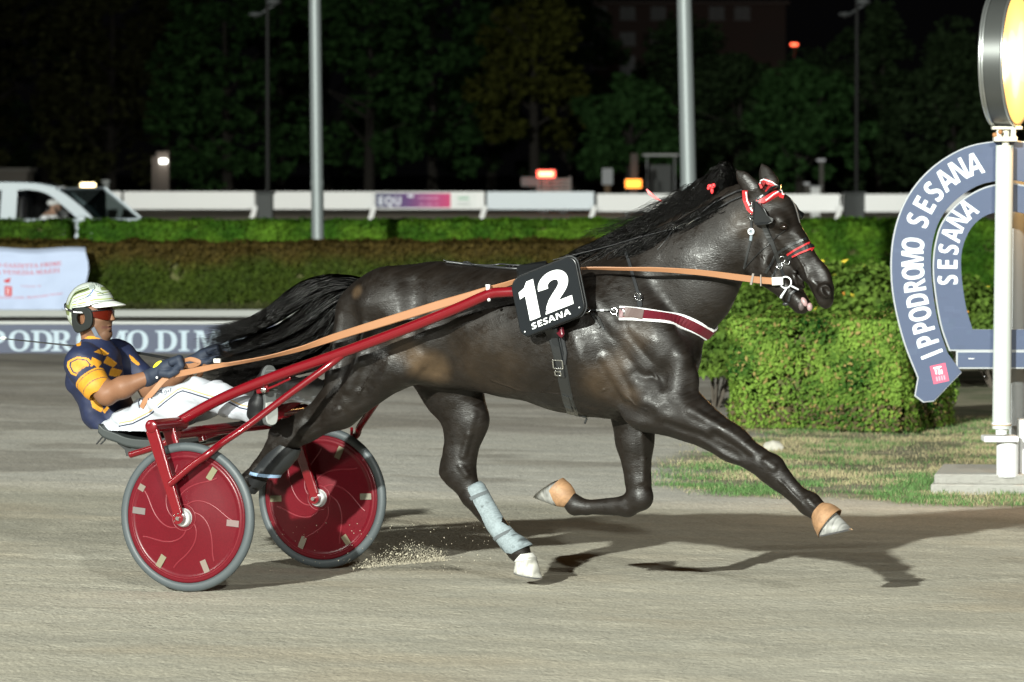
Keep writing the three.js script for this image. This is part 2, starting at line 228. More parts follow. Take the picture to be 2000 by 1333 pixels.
// ------------------------------------------------------------ foliage
function leafGeo(fold = .25) { const g = new THREE.BufferGeometry(); g.setAttribute('position', new THREE.Float32BufferAttribute([0, 0, -.5, .28, fold * .4, -.05, 0, 0, .5, -.28, fold * .4, -.05, 0, 0, -.1], 3)); g.setIndex([0, 4, 1, 1, 4, 2, 4, 3, 2, 0, 3, 4]); g.computeVertexNormals(); return g; }
const leaf = leafGeo(), leafMat = new THREE.MeshPhysicalMaterial({ color: C(1, 1, 1), roughness: .75, specularIntensity: .25 });
const dummy = new THREE.Object3D();
function leaves(list, parent, name = 'foliage', geo = leaf, mat = leafMat) {   // list: [x, y, z, size, normal|null, colour]; positions relative to the parent
  const m = new THREE.InstancedMesh(geo, mat, list.length); m.name = name; m.userData.kind = 'stuff'; m.castShadow = m.receiveShadow = true; const c = new THREE.Color();
  list.forEach(([x, y, z, s, n, col], i) => { dummy.position.set(x, y, z); dummy.rotation.set(rr(0, 6.28), rr(0, 6.28), rr(0, 6.28)); if (n) { const q = new THREE.Quaternion().setFromUnitVectors(V(0, 1, 0), V(n.x + rr(-.7, .7), n.y + rr(-.5, .9), n.z + rr(-.7, .7)).normalize()); dummy.quaternion.setFromAxisAngle(V(0, 1, 0), rr(0, 6.28)).premultiply(q); } dummy.scale.set(s * rr(.8, 1.25), s, s * rr(.8, 1.25)); dummy.updateMatrix(); m.setMatrixAt(i, dummy.matrix); m.setColorAt(i, c.setRGB(...col)); });
  parent.add(m); return m;
}
const twigMat = new THREE.MeshPhysicalMaterial({ color: C(.12, .125, .05), roughness: .95, specularIntensity: .2 }), barkMat = M([.09, .075, .06], .9);
// a clipped hedge: corner, direction along its front, length, depth, height
function hedge(label, group, a, dir, len, dep, hei, density, size, colFn, opt = {}) {
  const o = thing('hedge', label, 'hedge', a, group); const back = V(dir.z, 0, -dir.x); if (back.z > 0) back.negate();
  const ang = Math.atan2(-dir.z, dir.x); const g = new THREE.BoxGeometry(len - .36, hei - .06, dep - .36, Math.ceil(len * 4), 4, 3); { const p = g.attributes.position; for (let i = 0; i < p.count; i++) { const k = .06; p.setXYZ(i, p.getX(i) + (noise(p.getX(i) * 5, p.getY(i) * 5, p.getZ(i) * 5) - .5) * k, p.getY(i), p.getZ(i) + (noise(p.getX(i) * 5 + 9, p.getY(i) * 5, p.getZ(i) * 5) - .5) * k); } }
  g.translate(len / 2, (hei - .06) / 2, -dep / 2); g.rotateY(ang); const core = new THREE.Mesh(g, twigMat); core.name = 'twigs'; core.castShadow = core.receiveShadow = true; o.add(core);
  const list = []; const put = (u, h, d, n) => { const lump = (fbm(u * 2.6 + len, h * 3 + d * 3, 7, 3) - .5) * (opt.lump ?? .12); const e = rr(-.06, .035) + lump; if (opt.gap && opt.gap(u, h)) return; const bare = fbm(u * 5.5, h * 5.5 + 3, d * 5); if (bare < (opt.bare ?? .3) && rnd() < .8) return;
    const p = V(0, 0, 0).addScaledVector(dir, u).addScaledVector(back, d); p.y = Math.max(.03, h); p.addScaledVector(n, e); list.push([p.x, p.y, p.z, size * rr(.7, 1.35), n, colFn(u, h / hei, d, fbm(u * 3, h * 4, d * 3 + 2))]); };
  const fr = back.clone().negate(); const N1 = Math.round(len * hei * density); for (let i = 0; i < N1; i++) put(rr(0, len), rr(0, hei), rr(0, .05), fr);
  const N2 = Math.round(len * dep * density * .8); for (let i = 0; i < N2; i++) put(rr(0, len), hei, rr(0, dep), V(0, 1, 0)); const N3 = Math.round(dep * hei * density); for (const [u, s] of [[0, -1], [len, 1]]) for (let i = 0; i < N3; i++) put(u, rr(0, hei), rr(0, dep), dir.clone().multiplyScalar(s));
  leaves(list, o); return o;
}
const mixc = (a, b, k) => a.map((v, i) => lerp(v, b[i], k));
// clipped hedge beside the finish sign, parallel to the track
const U = V(cT, 0, -sT);
{ const D = groundD(1424, 840), a = P(1424, 840, D); a.y = 0;
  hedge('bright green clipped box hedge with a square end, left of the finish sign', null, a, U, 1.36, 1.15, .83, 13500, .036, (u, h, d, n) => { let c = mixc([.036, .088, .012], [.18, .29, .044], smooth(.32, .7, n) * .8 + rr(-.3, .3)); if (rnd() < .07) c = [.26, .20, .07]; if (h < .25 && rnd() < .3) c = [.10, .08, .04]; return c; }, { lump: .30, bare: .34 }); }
// long low hedge behind the board, brown along its top
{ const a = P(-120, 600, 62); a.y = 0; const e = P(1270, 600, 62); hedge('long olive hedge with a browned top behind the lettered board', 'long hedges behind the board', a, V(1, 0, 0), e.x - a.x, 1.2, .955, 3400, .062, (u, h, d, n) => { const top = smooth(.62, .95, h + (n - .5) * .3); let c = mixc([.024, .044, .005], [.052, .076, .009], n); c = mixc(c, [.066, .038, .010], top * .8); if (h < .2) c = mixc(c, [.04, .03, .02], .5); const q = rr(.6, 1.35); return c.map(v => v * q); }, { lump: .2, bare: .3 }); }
// green hedge further back, in two lengths with a gap where the car shows
const greenLeaf = (u, h, d, n) => { const q = rr(.6, 1.4); return mixc([.030, .090, .006], [.082, .175, .013], smooth(.3, .7, n)).map(v => v * q); };
{ const a = P(-140, 560, 70); a.y = 0; const e = P(129, 560, 70); hedge('short dark green hedge in front of the white car', 'long hedges behind the board', a, V(1, 0, 0), e.x - a.x, 1.2, 1.15, 2600, .068, (u, h, d, n) => greenLeaf(u, h, d, n).map(v => v * .6), { lump: .15 }); }
{ const a = P(153, 560, 70); a.y = 0; const e = P(2140, 560, 70); hedge('long bright green hedge running the whole width behind the horse', 'long hedges behind the board', a, V(1, 0, 0), e.x - a.x, 1.2, 1.15, 2600, .068, greenLeaf, { lump: .15 }); }
// loose flowering shrubs between the track and the green hedge
function shrub(label, pxx, pyTop, D, r, n, flower) {
  const base = P(pxx, 600, D); base.y = 0; const top = P(pxx, pyTop, D).y, o = thing('flowering_shrub', label, 'shrub', base, 'loose shrubs behind the clipped hedge');
  const st = []; for (let i = 0; i < 9; i++) { const a = rr(0, 6.28), e = V(Math.cos(a) * r * rr(.2, .7), top * rr(.6, .9), Math.sin(a) * r * rr(.2, .7)); st.push(rod(V(e.x * .15, 0, e.z * .15), e, .012, .005, 6)); } const sm = new THREE.Mesh(merge(st), barkMat); sm.name = 'stems'; sm.castShadow = true; o.add(sm);
  const list = [], fl = []; for (let i = 0; i < n; i++) { const a = rr(0, 6.28), e = Math.acos(rr(-.2, 1)), q = .55 + .45 * Math.pow(rnd(), .4) + (fbm(Math.cos(a) * 3 + pxx, e * 3, 2) - .5) * .5; const x = Math.sin(e) * Math.cos(a) * r * q, y = top * .5 + Math.cos(e) * top * .5 * q, z = Math.sin(e) * Math.sin(a) * r * q; if (y < .02) continue; const k = rr(.5, 1.4), g = fbm(x * 4 + pxx, y * 4, z * 4); list.push([x, y, z, rr(.05, .085), V(x, y - top * .4, z).normalize(), mixc([.036, .080, .012], [.12, .19, .028], g).map(v => v * k)]); if (rnd() < flower) fl.push([x * 1.03, y * 1.02, z * 1.03, rr(.05, .08), null, rnd() < .6 ? [.72, .55, .06] : [.62, .26, .05]]); }
  leaves(list, o); if (fl.length) leaves(fl, o, 'flowers');
}
[[1395, 640, 38.5, .42, 2600, .004, 'dark low shrub just behind the chest of the horse'], [1450, 560, 40, .55, 3600, .006, 'shrub with a few yellow flowers under the jaw of the horse'], [1540, 545, 41, .6, 3800, .006, 'shrub with yellow flowers below the muzzle of the horse'], [1635, 520, 41.5, .6, 4200, .012, 'tall loose shrub with orange and yellow flowers right of the muzzle'], [1722, 510, 41, .62, 4200, .009, 'pale green shrub partly behind the left edge of the horseshoe sign'], [1830, 530, 42, .7, 4200, .006, 'shrub seen through the opening of the horseshoe sign'], [1950, 560, 42, .7, 3600, .004, 'shrub behind the white finish posts']].forEach(a => shrub(a[6], a[0], a[1], a[2], a[3], a[4], a[5]));
// turf blades
{ const o = thing('grass', 'short patchy green and straw-coloured grass in front of the clipped hedge', 'grass', V(2.2, 0, -30)); o.userData.kind = 'stuff'; const blade = new THREE.BufferGeometry(); blade.setAttribute('position', new THREE.Float32BufferAttribute([-.07, 0, 0, .07, 0, 0, .05, .5, .08, -.05, .5, .08, 0, 1, .3], 3)); blade.setIndex([0, 1, 2, 0, 2, 3, 3, 2, 4]); blade.computeVertexNormals(); const list = [];
  for (let i = 0; i < 230000; i++) { const x = rr(-.2, 4.2), z = -rr(26.3, 37), t = tOf(x, z), w = wOf(x, z), g = turf(t, w); const patch = fbm(t * 2.2, w * 2.2, 14), den = smooth(.36, .6, patch) * .9 + .12; if (rnd() > g * den) continue; const dry = clamp(smooth(.40, .56, fbm(t * 2.6 + 5, w * 3.2, 31)) * .9 + .45 * smooth(-7.5, -9.5, w) - .25 * smooth(-7.2, -6.2, w), .06, .96); const q = rr(.6, 1.35); const c = rnd() < dry ? [.37, .325, .19] : [.095, .185, .06]; list.push([x - 2.2, 0, z + 30, rr(.014, .034) * (c[0] > .2 ? .8 : 1.2), null, c.map(v => v * q)]); }
  const m = new THREE.InstancedMesh(blade, leafMat, list.length); m.name = 'blades'; m.userData.kind = 'stuff'; m.receiveShadow = m.castShadow = true; const c = new THREE.Color(); list.forEach(([x, y, z, s, , col], i) => { dummy.position.set(x, y, z); dummy.rotation.set(rr(-.5, .5), rr(0, 6.28), rr(-.5, .5)); dummy.scale.set(s * .9, s, s); dummy.updateMatrix(); m.setMatrixAt(i, dummy.matrix); m.setColorAt(i, c.setRGB(...col)); }); o.add(m); }
// trees far behind the back straight
const bark2 = M([.05, .044, .038], .95), treeLeaf = new THREE.MeshPhysicalMaterial({ color: C(1, 1, 1), roughness: .8, specularIntensity: .2 });
function tree(label, pxx, pyTop, pyLow, halfPx, D, n, tone, shape = 1) {
  const base = P(pxx, 370, D); base.y = 0; const top = P(pxx, pyTop, D).y, low = P(pxx, pyLow, D).y, r = halfPx * D / F, o = thing('tree', label, 'tree', base, 'trees beyond the back straight');
  const limbs = []; for (let i = 0; i < 9; i++) { const a = rr(0, 6.28), y0 = lerp(low, top, rr(0, .5)), e = V(Math.cos(a) * r * rr(.4, .8), y0 + rr(.5, 2), Math.sin(a) * r * rr(.4, .8)); limbs.push(rod(V(0, y0, 0), e, .09, .03, 6)); }
  const trunk = new THREE.Mesh(merge([rod(V(0, 0, 0), V(rr(-.2, .2), lerp(low, top, .75), 0), .30, .08, 10), ...limbs]), bark2); trunk.name = 'trunk'; trunk.castShadow = true; o.add(trunk);
  const clumps = []; for (let i = 0; i < 70; i++) { const y = Math.pow(rnd(), .9), prof = shape === 2 ? Math.pow(1 - y, .75) : Math.sqrt(Math.max(.02, 1 - Math.pow(Math.abs(y - .4) / .62, 2))), a = rr(0, 6.28), q = r * prof * Math.sqrt(rr(.15, 1)); clumps.push([Math.cos(a) * q * rr(.7, 1.3), lerp(low, top, y) + rr(-.6, .6), Math.sin(a) * q, rr(.5, 1.15) * (r > 3 ? 1.15 : .85)]); }
  const list = []; for (let i = 0; i < n; i++) { const c = clumps[Math.floor(rnd() * clumps.length)], v = V(rr(-1, 1), rr(-1, 1), rr(-1, 1)).normalize().multiplyScalar(c[3] * Math.cbrt(rr(.2, 1))); v.y *= .7; const k = rr(.55, 1.5); list.push([c[0] + v.x, c[1] + v.y, c[2] + v.z, rr(.28, .55), null, tone.map(t => t * k)]); }
  leaves(list, o, 'crown', leaf, treeLeaf);
}
const OL = [.06, .064, .024], GR = [.036, .088, .026], DK = [.028, .05, .02], YG = [.066, .072, .014];
[[-40, -120, 350, 120, 232, OL, 1, 'dim olive tree at the left edge, behind the small pale building'], [90, -140, 345, 110, 238, DK, 1, 'dark tree behind the white car'], [215, -130, 350, 105, 230, OL, 1, 'dim brownish green tree left of the lit white figure'], [330, -150, 300, 100, 236, OL, 2, 'tall olive tree above the lit white figure'], [445, -60, 345, 105, 224, GR, 1, 'broad green tree with low hanging branches, left of the near lamp pole'], [545, -160, 340, 85, 244, DK, 1, 'dark tree just left of the left grey lamp pole'], [720, -110, 335, 120, 226, GR, 1, 'wide green tree just right of the left grey lamp pole'], [845, -150, 338, 95, 236, GR, 1, 'tall green tree between the lamp poles, left of the yellowish one'], [1045, -160, 270, 110, 230, YG, 2, 'tall yellowish green tree left of the dim building'], [960, -140, 335, 70, 246, DK, 2, 'narrow dark tree half hidden by the yellowish tree'], [1230, 175, 340, 75, 226, GR, 1, 'low bush-like tree in front of the building windows'], [1440, 130, 350, 95, 236, DK, 1, 'dark round tree right of the right grey lamp pole'], [1565, 150, 350, 95, 230, GR, 1, 'dark green tree behind the ears of the horse'], [1720, 20, 350, 90, 244, DK, 2, 'pointed dark tree left of the horseshoe sign'], [1860, 80, 350, 100, 232, DK, 2, 'dark tree behind the top of the horseshoe sign'], [1330, 60, 350, 100, 262, DK, 1, 'dark tree in front of the right half of the dim building'], [1650, 90, 350, 110, 258, DK, 1, 'dark tree filling the gap right of the red lamp'], [640, -120, 340, 90, 255, DK, 1, 'dark tree directly behind the left grey lamp pole'], [1120, -60, 345, 80, 252, DK, 1, 'dark tree between the yellowish tree and the dim building'], [1985, 120, 350, 90, 240, OL, 1, 'dim tree at the right edge behind the finish lamp']].forEach(a => tree(a[7], a[0], a[1], a[2], a[3] * 1.25, a[4], 5200, a[5], a[6]));
// ------------------------------------------------------------ built things behind the track
const whitePaint = M([.74, .75, .76], .5), greyPaint = M([.42, .44, .45], .55), darkMetal = M([.03, .034, .036], .5), concrete = M([.42, .41, .38], .9, { bumpMap: sandBump, bumpScale: .004 }), galv = M([.25, .28, .285], .45, { metalness: .25 });
function canvasTex(w, h, draw) { const c = document.createElement('canvas'); c.width = w; c.height = h; const g = c.getContext('2d'); draw(g, w, h); const t = new THREE.CanvasTexture(c); t.colorSpace = THREE.SRGBColorSpace; t.anisotropy = 8; return t; }
// flat print: a thin panel standing on z facing the camera, from pixel corners at one depth
function rectAt(x0, y0, x1, y1, D, thick, dz = 0) { const a = P(x0, y1, D), b = P(x1, y0, D); return box(b.x - a.x, b.y - a.y, thick, (a.x + b.x) / 2, (a.y + b.y) / 2, -D + dz - thick / 2); }
function printAt(x0, y0, x1, y1, D, dz) { const a = P(x0, y1, D), b = P(x1, y0, D); const g = new THREE.PlaneGeometry(b.x - a.x, b.y - a.y); g.translate((a.x + b.x) / 2, (a.y + b.y) / 2, -D + dz); return g; }
const at0 = (x, D) => V((x - 1000) / F * D, 0, -D);

// lettered board along the far edge of the track
{ const D = 49.9, o = thing('lettered_board', 'long grey-blue board with large white serif letters behind the driver', 'board', at0(500, D));
  const W = 4096 / 2, tx = canvasTex(2048, 128, (g, w, h) => { g.fillStyle = '#464d63'; g.fillRect(0, 0, w, h); for (let i = 0; i < 400; i++) { g.fillStyle = `rgba(40,44,52,${rr(0, .06)})`; g.fillRect(rr(0, w), rr(0, h), rr(10, 120), rr(2, 8)); } g.fillStyle = '#aabac6'; g.textAlign = 'center'; g.textBaseline = 'alphabetic'; const s = 'IPPODROMO DI MONTECATINI', xs = [-85, -46, -8, 37, 82, 119, 170, 222, 268, 0, 325, 359, 0, 406, 456, 506, 548, 586, 626, 668, 710, 748, 784, 812];
    for (let i = 0; i < s.length; i++) if (s[i] !== ' ') { g.save(); g.translate((xs[i] + 120) / 1300 * w, h * .905); g.scale(.82, 1.06); g.font = 'bold 118px serif'; g.fillText(s[i], 0, 0); g.restore(); } });
  part('panel', rectAt(-120, 634, 1180, 692, D, .04), M([.12, .13, .165], .6), o); part('lettering', printAt(-120, 634.5, 1180, 691.5, D, .003), new THREE.MeshStandardMaterial({ map: tx, roughness: .6 }), o); part('coping', rectAt(-120, 628, 1180, 633.5, D, .07, .015), M([.45, .46, .45], .6), o);
}
{ const D = 60.3, o = thing('kerb_rail', 'pale concrete kerb in front of the olive hedge', 'kerb', at0(500, D)); part('kerb', rectAt(-120, 606, 1240, 619, D, .18), M([.36, .37, .355], .7), o); }
// white cloth hung over the hedge
{ const D = 61.55, o = thing('hanging_sheet', 'white cloth with faded red lettering hung over the olive hedge', 'banner', at0(40, D));
  const a = P(-60, 604, D), b = P(170, 485, D), g = new THREE.PlaneGeometry(b.x - a.x, b.y - a.y, 90, 40), p = g.attributes.position; const w = b.x - a.x, h = b.y - a.y;
  for (let i = 0; i < p.count; i++) { const u = p.getX(i) / w + .5, v = p.getY(i) / h + .5; const z = .05 * Math.sin(u * 11 + v * 3) * (.4 + .6 * (1 - v)) + .035 * (fbm(u * 6, v * 4, 3) - .5) + (v > .93 ? -(v - .93) * 1.8 : 0); const y = p.getY(i) - h * .05 * smooth(.35, 0, v) * Math.sin(u * 3.1 + .4) + .012 * Math.sin(u * 9), x = p.getX(i) - .03 * smooth(.93, 1, u) * (.5 + Math.sin(v * 7)); p.setXYZ(i, x + (a.x + b.x) / 2, y + (a.y + b.y) / 2, z - D); }
  g.computeVertexNormals(); const tx = canvasTex(1024, 512, (c, W, H) => { c.fillStyle = '#b9c6e2'; c.fillRect(0, 0, W, H); const X = x => (x + 60) / 230 * W, Y = y => (y - 485) / 119 * H; c.textAlign = 'left'; const T = (s, x, y, hgt, col, wd, rot = 0) => { c.save(); c.translate(X(x), Y(y)); c.rotate(rot); c.font = `bold ${hgt / 119 * H * 1.35}px serif`; c.fillStyle = col; const m = c.measureText(s).width; c.scale(wd / 230 * W / m, 1); c.fillText(s, 0, 0); c.restore(); };
    T('PREMIO GAZZETTA FRIME', -50, 525, 8, 'rgba(196,70,84,.85)', 170, -.03); T('DELLA VENEZIA MAZZI', -46, 538, 8, 'rgba(196,70,84,.8)', 162, -.03); c.fillStyle = '#c33d3d'; c.fillRect(X(8), Y(560), 14 / 230 * W, 17 / 119 * H); c.beginPath(); c.moveTo(X(6), Y(549)); c.lineTo(X(20), Y(543)); c.lineTo(X(17), Y(553)); c.lineTo(X(8), Y(553)); c.fill(); c.fillStyle = '#e9edf7'; for (const y of [564, 568, 572]) c.fillRect(X(11), Y(y), 7 / 230 * W, 1.6 / 119 * H); T('Comune di', 40, 559, 3, 'rgba(190,90,110,.7)', 40); T('Ippodromo  trotto  Montecatini Terme', -20, 583, 3.4, 'rgba(200,80,100,.8)', 142, -.05); });
  part('cloth', g, new THREE.MeshStandardMaterial({ map: tx, roughness: .85, side: THREE.DoubleSide }), o);
}
// grey lamp poles in the infield
for (const [x0, x1, D, lab] of [[617, 622, 66, 'tall grey steel lamp pole left of the horse, behind the olive hedge'], [1340, 1352, 58, 'thicker tall grey steel lamp pole behind the mane of the horse']]) {
  const b = at0(x1, D), o = thing('lamp_pole', lab, 'lamp pole', b, 'grey lamp poles in the infield'); const H = 13, tx = (x0 - x1) / 470 * H * D / F * 1.1 * 40 / H; const r = D === 66 ? .085 : .095; const lean = (x0 - x1) * D / F / (480 * D / F) * H;
  part('pole', tube([V(b.x, 0, b.z), V(b.x + lean * .5, H / 2, b.z), V(b.x + lean, H, b.z)], t => lerp(r * 1.08, r * .72, t), 24, 20), galv, o); part('collar', [rod(V(b.x, 0, b.z), V(b.x, .35, b.z), r * 1.35), rod(V(b.x + lean * .13, 1.72, b.z), V(b.x + lean * .13, 1.79, b.z), r * 1.12)], galv, o); part('lamp_head', box(.7, .16, .34, b.x + lean, H + .05, b.z + .2, .04), galv, o);
}
// slim dark lamp posts on square boxes near the back straight
for (const [x, D, w, lab] of [[518, 112, 31, 'slim dark lamp post rising from a black box, left of the grey lamp pole'], [1668, 112, 40, 'slim dark lamp post on a black box, between the horse and the horseshoe sign']]) {
  const b = at0(x, D), k = D / F, o = thing('lamp_post', lab, 'lamp post', b, 'dark lamp posts on boxes'); part('base_box', [box(w * k, 1.36, w * k, b.x, .68, b.z, .03), box((w + 7) * k, .06, (w + 7) * k, b.x, 1.38, b.z, .02)], M([.05, .056, .056], .6), o); part('pole', rod(V(b.x + .06, 1.38, b.z), V(b.x + .06, 6.3, b.z), .06, .045), M([.006, .006, .006], .7), o);
  part('lamp_arm', [rod(V(b.x - .25, 5.55, b.z), V(b.x + .25, 5.85, b.z), .03), ball(V(b.x - .22, 5.62, b.z + .05), .1, 1.7, .6, 1), ball(V(b.x + .2, 5.92, b.z + .05), .11, 1.6, .8, 1)], M([.06, .065, .068], .6), o);
}
// white banner rail of the back straight
{ const D = 168, o = thing('banner_rail', 'long low white rail of banner panels along the back straight', 'rail', at0(1000, D)); const k = D / F;
  [[-140, 236], [241, 497], [501, 729], [730, 946], [951, 1160], [1166, 1388], [1392, 1641], [1646, 1898], [1902, 2160]].forEach(([a, b], i) => { const yt = 374.5 + 5 * smooth(900, 1250, a), c = [.78, .79, .80].map(v => v * (1 - .05 * (i % 3))); part('panel', rectAt(a, yt, b, yt + 34.5, D, .05), M(i === 4 ? [.62, .68, .74] : c, .6), o); part('post', [bar(P(b + 2, 402, D - .2).setZ(-D + .12), P(b - 9, 438, D - .2).setZ(-D + .12), .12, .16)], whitePaint, o); });
  const tx = canvasTex(512, 112, (g, w, h) => { const q = g.createLinearGradient(0, 0, w, 0); q.addColorStop(0, '#343b5c'); q.addColorStop(.42, '#5f3e78'); q.addColorStop(.75, '#a8447e'); q.addColorStop(1, '#cc3f74'); g.fillStyle = q; g.fillRect(0, 0, w, h); g.fillStyle = '#dfe3ee'; g.textBaseline = 'middle'; g.font = 'bold 92px sans-serif'; g.save(); g.translate(16, h * .54); g.scale(.88, 1); g.fillText('EQU', 0, 0); g.restore(); g.font = '26px sans-serif'; g.fillRect(220, 14, 40, 18); g.fillStyle = 'rgba(235,200,225,.8)'; g.fillText('IPPODROMI', 290, 38); g.font = 'bold 20px sans-serif'; g.fillText('GO   LIVE   TV', 300, 86); });
  part('advert', printAt(733, 377.5, 880, 406, D, .004), new THREE.MeshStandardMaterial({ map: tx, roughness: .6 }), o);
  const t2 = canvasTex(128, 96, (g, w, h) => { g.fillStyle = '#dfe2e3'; g.fillRect(0, 0, w, h); g.fillStyle = '#3f9a6d'; g.font = 'bold 26px sans-serif'; g.fillText('SNAI', 28, 40); g.fillStyle = '#9aa5a5'; for (const y of [56, 66, 76]) g.fillRect(24, y, 74, 3); }); part('advert', printAt(884, 378, 930, 407, D, .004), new THREE.MeshStandardMaterial({ map: t2, roughness: .6 }), o);
}
// white car parked behind the hedge (only its upper part shows)
{ const D = 76, k = D / F, o = thing('white_car', 'white car with a person at the wheel behind the short dark hedge', 'car', at0(60, D)); const q = (x, y) => [(x - 1000) * k, P(0, y, D).y];
  const body = new THREE.Shape([[-190, 470], [-190, 440], [-100, 428], [110, 432], [270, 430], [335, 446], [352, 475], [352, 500], [-190, 500]].map(a => new THREE.Vector2(...q(...a)))); const ex = (s, d, z, bv = .03) => { const g = new THREE.ExtrudeGeometry(s, { depth: d, bevelSize: bv, bevelThickness: bv, bevelSegments: 3, curveSegments: 20 }); g.translate(0, 0, z); return g; };
  const carPaint = new THREE.MeshPhysicalMaterial({ color: C(.40, .46, .51), roughness: .3, clearcoat: 1, clearcoatRoughness: .1 }), blk = M([.012, .012, .014], .5), glass = new THREE.MeshPhysicalMaterial({ color: C(.12, .15, .15), roughness: .03, transmission: 1, thickness: 0, ior: 1.5 }), clear = new THREE.MeshPhysicalMaterial({ color: C(.97, .97, .97), roughness: .03, transmission: 1, thickness: 0, ior: 1.5 });
  part('body', ex(body, 1.66, -D - 1.66), carPaint, o);
  const side = new THREE.Shape(); const pth = (s, pts) => { pts.forEach((a, i) => i ? s.lineTo(...q(...a)) : s.moveTo(...q(...a))); s.closePath(); }; const spl = pts => { const c = new THREE.SplineCurve(pts.map(a => new THREE.Vector2(...q(...a)))); return c.getPoints(30); };
  const roof = [...spl([[-130, 362], [-40, 358], [60, 359], [108, 370], [150, 398], [188, 434]])]; side.setFromPoints([...roof, new THREE.Vector2(...q(188, 437)), new THREE.Vector2(...q(-150, 437))]); const hole = new THREE.Path(); hole.setFromPoints([...spl([[34, 372], [60, 371], [92, 379], [125, 404], [158, 434]]), new THREE.Vector2(...q(30, 434))]); side.holes.push(hole); const h2 = new THREE.Path(); h2.setFromPoints([q(4, 371), q(-90, 372), q(-110, 434), q(0, 434)].map(a => new THREE.Vector2(...a))); side.holes.push(h2);
  part('side_frame', ex(side, .05, -D - .06, .012), carPaint, o); part('side_frame', ex(side, .05, -D - 1.6, .012), carPaint, o);
  const rs = new THREE.Shape([...spl([[-130, 362], [-40, 357], [60, 358], [108, 366]]), ...spl([[108, 370], [60, 364], [-40, 363], [-130, 367]])]); part('roof', ex(rs, 1.5, -D - 1.57, .01), carPaint, o);
  // windscreen leans back between the two front pillars; far pillar reaches further right because the car is turned a little
  const w0 = P(112, 370, D).setZ(-D - .05), w1 = P(188, 435, D).setZ(-D - .05), w2 = V(w0.x + .62, w0.y + .02, -D - 1.5), w3 = V(w1.x + .66, w1.y, -D - 1.5); const wg = new THREE.BufferGeometry(); wg.setAttribute('position', new THREE.Float32BufferAttribute([w0, w1, w2, w3].flatMap(v => v.toArray()), 3)); wg.setIndex([0, 1, 2, 2, 1, 3]); wg.computeVertexNormals(); part('windscreen', wg, glass, o);
  part('pillar', [bar(w2, w3, .06, .05), bar(w0.clone().add(V(.02, .01, 0)), w2, .05, .03), bar(V(w1.x, w1.y - .02, w1.z), V(w3.x, w3.y - .02, w3.z), .05, .04)], carPaint, o);
  part('side_window', rectAt(30, 371, 160, 434, D, .006, -.03), clear, o); part('dark_backing', rectAt(-120, 368, 190, 436, D, .006, -1.57), M([.012, .014, .015], .2), o); part('interior', [box(2.4, .5, 1.4, (-40 - 1000) * k, P(0, 470, D).y, -D - .8), box(.5, .75, .5, (18 - 1000) * k, P(0, 425, D).y, -D - .45, .1), box(.5, .75, .5, (18 - 1000) * k, P(0, 425, D).y, -D - 1.15, .1)], blk, o); part('rear_panel', box(.05, .6, 1.5, (-150 - 1000) * k, P(0, 400, D).y, -D - .8), blk, o);  // opaque near-black sheet on the far side: shade of the cabin painted in
  part('steering_wheel', torus(V((112 - 1000) * k, P(0, 424, D).y, -D - .45), V(1, .5, 0), .18, .015), blk, o);
  part('headlight', [ball(P(143, 470, D - .06), .06, 1.6, .7, .6), ball(P(147, 481, D - .06), .05, 1.6, .5, .6)], M([.7, .74, .74], .15), o); for (const x of [-90, 255]) part('wheel', [torus(V((x - 1000) * k, .33, -D + .03), V(0, 0, 1), .24, .1), rod(V((x - 1000) * k, .33, -D + .02), V((x - 1000) * k, .33, -D + .07), .2)], blk, o); part('wing_mirror', box(.16, .12, .12, (160 - 1000) * k, P(0, 428, D).y, -D + .1, .03), carPaint, o);
  // the person at its wheel: seen through the glass from the chest up
  const B2 = new Body(), c = (x, y, z) => P(x, y, D).setZ(-D + z); B2.chain([[c(95, 470, -.45), .19], [c(90, 436, -.45), .17], [c(92, 425, -.45), .1]], { k: .06 }); B2.chain([[c(92, 425, -.45), .06], [c(100, 412, -.45), .055]], { k: .03 }); B2.ell(c(102, 404, -.45), .085, .12, .075, { k: .03 }); B2.bone(c(112, 404, -.45), .018, c(112, 408, -.45), .016, { k: .02 }); for (const s of [-.66, -.24]) B2.chain([[c(84, 427, s), .07], [c(100, 450, s), .055], [c(112, 428, s * .4 - .3), .04]], { k: .03 });
  const per = thing('person', 'person in a white shirt and pale cap driving the white car', 'person', at0(95, D).setY(.5)); const g = B2.mesh(V(c(60, 0, 0).x, .75, -D - .85), V(c(130, 0, 0).x, 1.6, -D - .05), .02, p => p.y > 1.02 ? (p.y > c(0, 421, 0).y ? [.32, .19, .13] : [.72, .72, .74]) : [.72, .72, .74]); part('body', g, new THREE.MeshStandardMaterial({ vertexColors: true, roughness: .8 }), per);
  part('cap', [ball(c(98, 397, -.45), .1, 1.05, .6, .9), box(.13, .014, .13, c(110, 399, 0).x, c(0, 399, 0).y, -D - .45, .005)], M([.65, .66, .66], .8), per);
}
